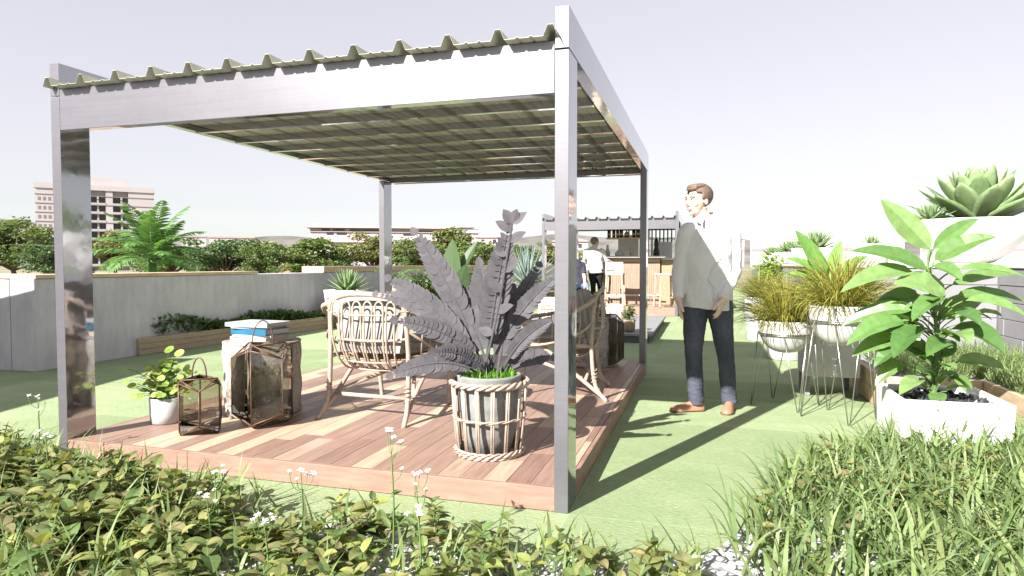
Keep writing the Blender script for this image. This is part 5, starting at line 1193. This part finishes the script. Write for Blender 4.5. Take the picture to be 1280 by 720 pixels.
# things on the stone platform
zp = .1365
t = thing('pouf', 'round sunlit cream pouf on the stone platform', 'pouf', (-.95, 8.6, zp)); MB().lathe([(.16, 0), (.2, .04), (.21, .16), (.19, .27), (.12, .31), (0, .315)], (0, 0, 0), 24).build('body', 'cover_cream', t, smooth=True)
t = thing('vase', 'tall cream vase standing on the platform, left of the pouf', 'vase', (-1.2, 8.3, zp)); MB().lathe([(.06, 0), (.09, .05), (.11, .18), (.07, .32), (.05, .38), (.07, .42), (.055, .42)], (0, 0, 0), 24).build('body', 'cover_cream', t, smooth=True)
t = thing('potted_plant', 'small dark shrub in a brown pot at the front of the stone platform', 'plant', (-.50, 6.95, zp)); MB().lathe([(.06, 0), (.085, .02), (.09, .18), (.075, .18)], (0, 0, 0), 20).build('pot', 'rattan_dark', t, smooth=True); m = MB()
for i in range(220):
    v = Vector((rnd.gauss(0, 1), rnd.gauss(0, 1), rnd.gauss(0, 1))).normalized() * U(.03, .12); m.leaf((v.x, v.y, .27 + v.z), U(0, 6.28), U(-.3, 1), U(.04, .08), .03, .7, ovate, 3)
m.build('leaves', 'leaf_tree', t)
t = thing('finial_jar', 'egg shaped bronze jar on the stone platform, behind the dark fern', 'jar', (-2.45, 8.05, zp)); MB().lathe([(.05, 0), (.07, .01), (.05, .05), (.10, .14), (.115, .22), (.08, .31), (.02, .37), (.015, .41), (0, .42)], (0, 0, 0), 24).build('body', 'bronze', t, smooth=True)
t = thing('white_cube', 'white cube stool on the stone platform, left of the front right post', 'stool', (-2.1, 8.7, zp)); MB().box((-.2, -.2, .002), (.2, .2, .4)).build('body', 'white_paint', t, bevel=.02)
t = thing('wicker_lantern', 'rounded brown wicker lantern on the stone platform beside the white cube', 'lantern', (-2.0, 7.9, zp)); m = MB()
for k in range(12):
    a = k * PI / 6; m.tube([(.06 * math.cos(a), .06 * math.sin(a), 0), (.13 * math.cos(a), .13 * math.sin(a), .12), (.11 * math.cos(a), .11 * math.sin(a), .24), (.05 * math.cos(a), .05 * math.sin(a), .31)], .007, 5)
for z, r_ in ((.01, .065), (.12, .132), (.24, .112), (.31, .052)): m.tube([(r_ * math.cos(a), r_ * math.sin(a), z) for a in [i * PI / 12 for i in range(24)]], .007, 5, closed=True)
m.build('cage', 'rattan_dark', t, smooth=True)

# ------------------------------------------------------------------ foreground planting
def edge_y(x):
    for (xa, ya), (xb, yb) in zip(edge, edge[1:]):
        if xa <= x <= xb: return ya + (yb - ya) * (x - xa) / (xb - xa)
    return edge[-1][1]
m = MB(); st = MB()
def shoot(x, y, h, n, L, lean=.15):
    """upright stem with opposite pairs of ovate leaves and a small tuft on top"""
    az0 = U(0, 6.28); la = U(0, 6.28); top = Vector((x + math.cos(la) * lean * h, y + math.sin(la) * lean * h, h)); pts = bez((x, y, 0), (x, y, h * .6), top, 5); st.tube(pts, [.0028] * 5 + [.0016], 4)
    for k in range(n):
        f = .35 + .65 * (k + 1) / n; p = pts[min(5, int(f * 5))].lerp(pts[min(5, int(f * 5) + 1)], f * 5 - int(f * 5)) if f < 1 else pts[5]
        for s_ in (0, PI):
            l = L * U(.75, 1.15) * (1.0 if k < n - 1 else .7); m.leaf(p, az0 + s_ + k * PI / 2 + U(-.35, .35), U(.1, .75) + (.35 if k == n - 1 else 0), l, l * U(.52, .66), U(.5, 1.3), ovate, 5, .25, U(-.35, .35), .05)
cnt = 0
while cnt < 430:
    x = U(-3.6, .55); e = edge_y(x); d = U(.0, .85); y = e - .05 - d
    dens = 1.0 if x < -1.45 else (.55 if x < -.2 else .35)
    if -1.35 < x < -.95 and d < .22: dens = .12
    if U(0, 1) > dens * (1.0 if d > .12 else .6): continue
    h = U(.10, .235) if x < -1.45 else U(.08, .19)
    shoot(x, y, h, rnd.choice((3, 4, 4, 5)), U(.075, .125) if x < -1.2 else U(.065, .105)); cnt += 1
st.build('stems_tmp', 'stem_green'); so_ = bpy.data.objects['stems_tmp']; so_.name = 'perennial_stems'; tag(so_, 'thin green stems under the foreground perennials', 'stems', kind='stuff')
tag(m.build('leafy_perennials', 'leaf_olive'), 'olive and yellowish leafy perennials in the left foreground bed', 'ground cover', kind='stuff')
m = MB()
for i in range(3200):
    x = U(-3.7, .6); e = edge_y(x); y = e - .03 - U(0, .95); k = 1.0 if x < -1.3 else .45
    if U(0, 1) > k: continue
    m.blade((x, y, 0), U(0, 6.28), U(.75, 1.5), U(.14, .32) if x < -1.3 else U(.10, .26), U(.009, .024), U(.3, 1.6), 5, U(-1, 1))
# longer tufts on the right
for i in range(6500):
    a = U(0, 1); x = U(.72, 3.3); e = edge_y(min(x, 2.85)); y = e - .05 - U(0, 1) ** 1.3 * 1.9
    if y < -1.35: continue
    k = min(1, (x - .72) * 1.6 + .15)
    if U(0, 1) > k: continue
    m.blade((x, y, 0), U(0, 6.28), U(.65, 1.5), U(.15, .33) * (.75 + .35 * min(1, x / 2)), U(.013, .032), U(.4, 1.9), 6, U(-1.2, 1.2))
for i in range(36):
    x = U(.62, 1.15); y = edge_y(x) - U(0, .3); m.blade((x, y, 0), U(1.5, 4.4), U(.7, 1.3), U(.2, .36), U(.010, .02), U(.7, 1.7), 6, U(-.8, .8))
tag(m.build('foreground_grass', 'leaf_grass'), 'broad bladed green grass in the foreground beds', 'grass', kind='stuff')
m = MB(); st = MB()
for i in range(95):
    x = U(.8, 2.9); y = edge_y(min(x, 2.85)) - U(.05, 1.3); shoot(x, y, U(.08, .22), 3, U(.05, .08))
tag(m.build('leafy_undergrowth', 'leaf_olive'), 'small leafy plants among the grass on the right', 'ground cover', kind='stuff')
tag(st.build('undergrowth_stems', 'stem_green'), 'thin stems among the grass on the right', 'stems', kind='stuff')

def flower(label, px, top, y, heads):
    p = aty(px, top, y); t = thing('wildflower', label, 'flower', (p.x, y, .004), 0, 'white wildflowers on tall stems'); h = p.z
    s_ = MB(); f = MB(); lf = MB(); lx = U(-.02, .02); pts = spline([(lx, .01, 0), (lx * .4 + .012, 0, h * .5), (0, 0, h)], 5); s_.tube(pts, [.0035] * 8 + [.002] * 3, 5)
    def head(q, r_):
        f = MB(); f.ell(q, (r_ * .3, r_ * .3, r_ * .22), 8, 5)
        for j in range(14):
            a = j * 2.4; e = U(.1, 1.0); f.leaf(q, a, e, r_ * U(.8, 1.1), r_ * .42, .5, ovate, 3, .1)
        f.build('flower_head', 'petal', t)
        lf.leaf(q - Vector((0, 0, .004)), U(0, 6), .2, .018, .008, .3, lance, 3); lf.leaf(q - Vector((0, 0, .004)), U(0, 6), .2, .018, .008, .3, lance, 3)
    head(Vector((0, 0, h)), .018)
    for k in range(heads):
        z = h * U(.62, .86); a = U(0, 6.28); r_ = U(.025, .055); q = Vector((r_ * math.cos(a), r_ * math.sin(a), z + U(.05, .09))); s_.tube(bez((0, 0, z), (q.x, q.y, z + .015), q, 5), .0015, 4); head(q, U(.009, .017))
    for k in range(5):
        z = h * U(.1, .55); lf.leaf((0, 0, z), U(0, 6.28), U(.2, .9), U(.05, .08), .028, .8, ovate, 4, .2)
    s_.build('stem', 'stem_green', t); lf.build('leaves', 'leaf_grass', t)
for lab, px, top, y, n in (('tallest white wildflower, left of the big steel post at the left edge', 47, 497, -.28, 4), ('white wildflower just left of the foot of the left steel post', 57, 545, -.55, 4), ('white wildflower standing against the fascia, left of the basket', 487, 540, -.72, 5), ('white wildflower against the fascia below the small lantern', 376, 590, -.66, 4), ('low white wildflower right of the one before the basket', 519, 595, -.80, 4),
                           ('low white wildflower close to the bottom edge below the basket', 523, 645, -.95, 3), ('white wildflower among the leaves below the left drum table', 268, 592, -.78, 4), ('low white wildflower in the leaves beneath the small lantern', 258, 622, -.85, 3), ('white wildflower low in the leaves at the far left', 16, 596, -.6, 3), ('white wildflower in the leaves under the rattan chair', 330, 655, -1.0, 4)):
    flower(lab, px, top, y, n)
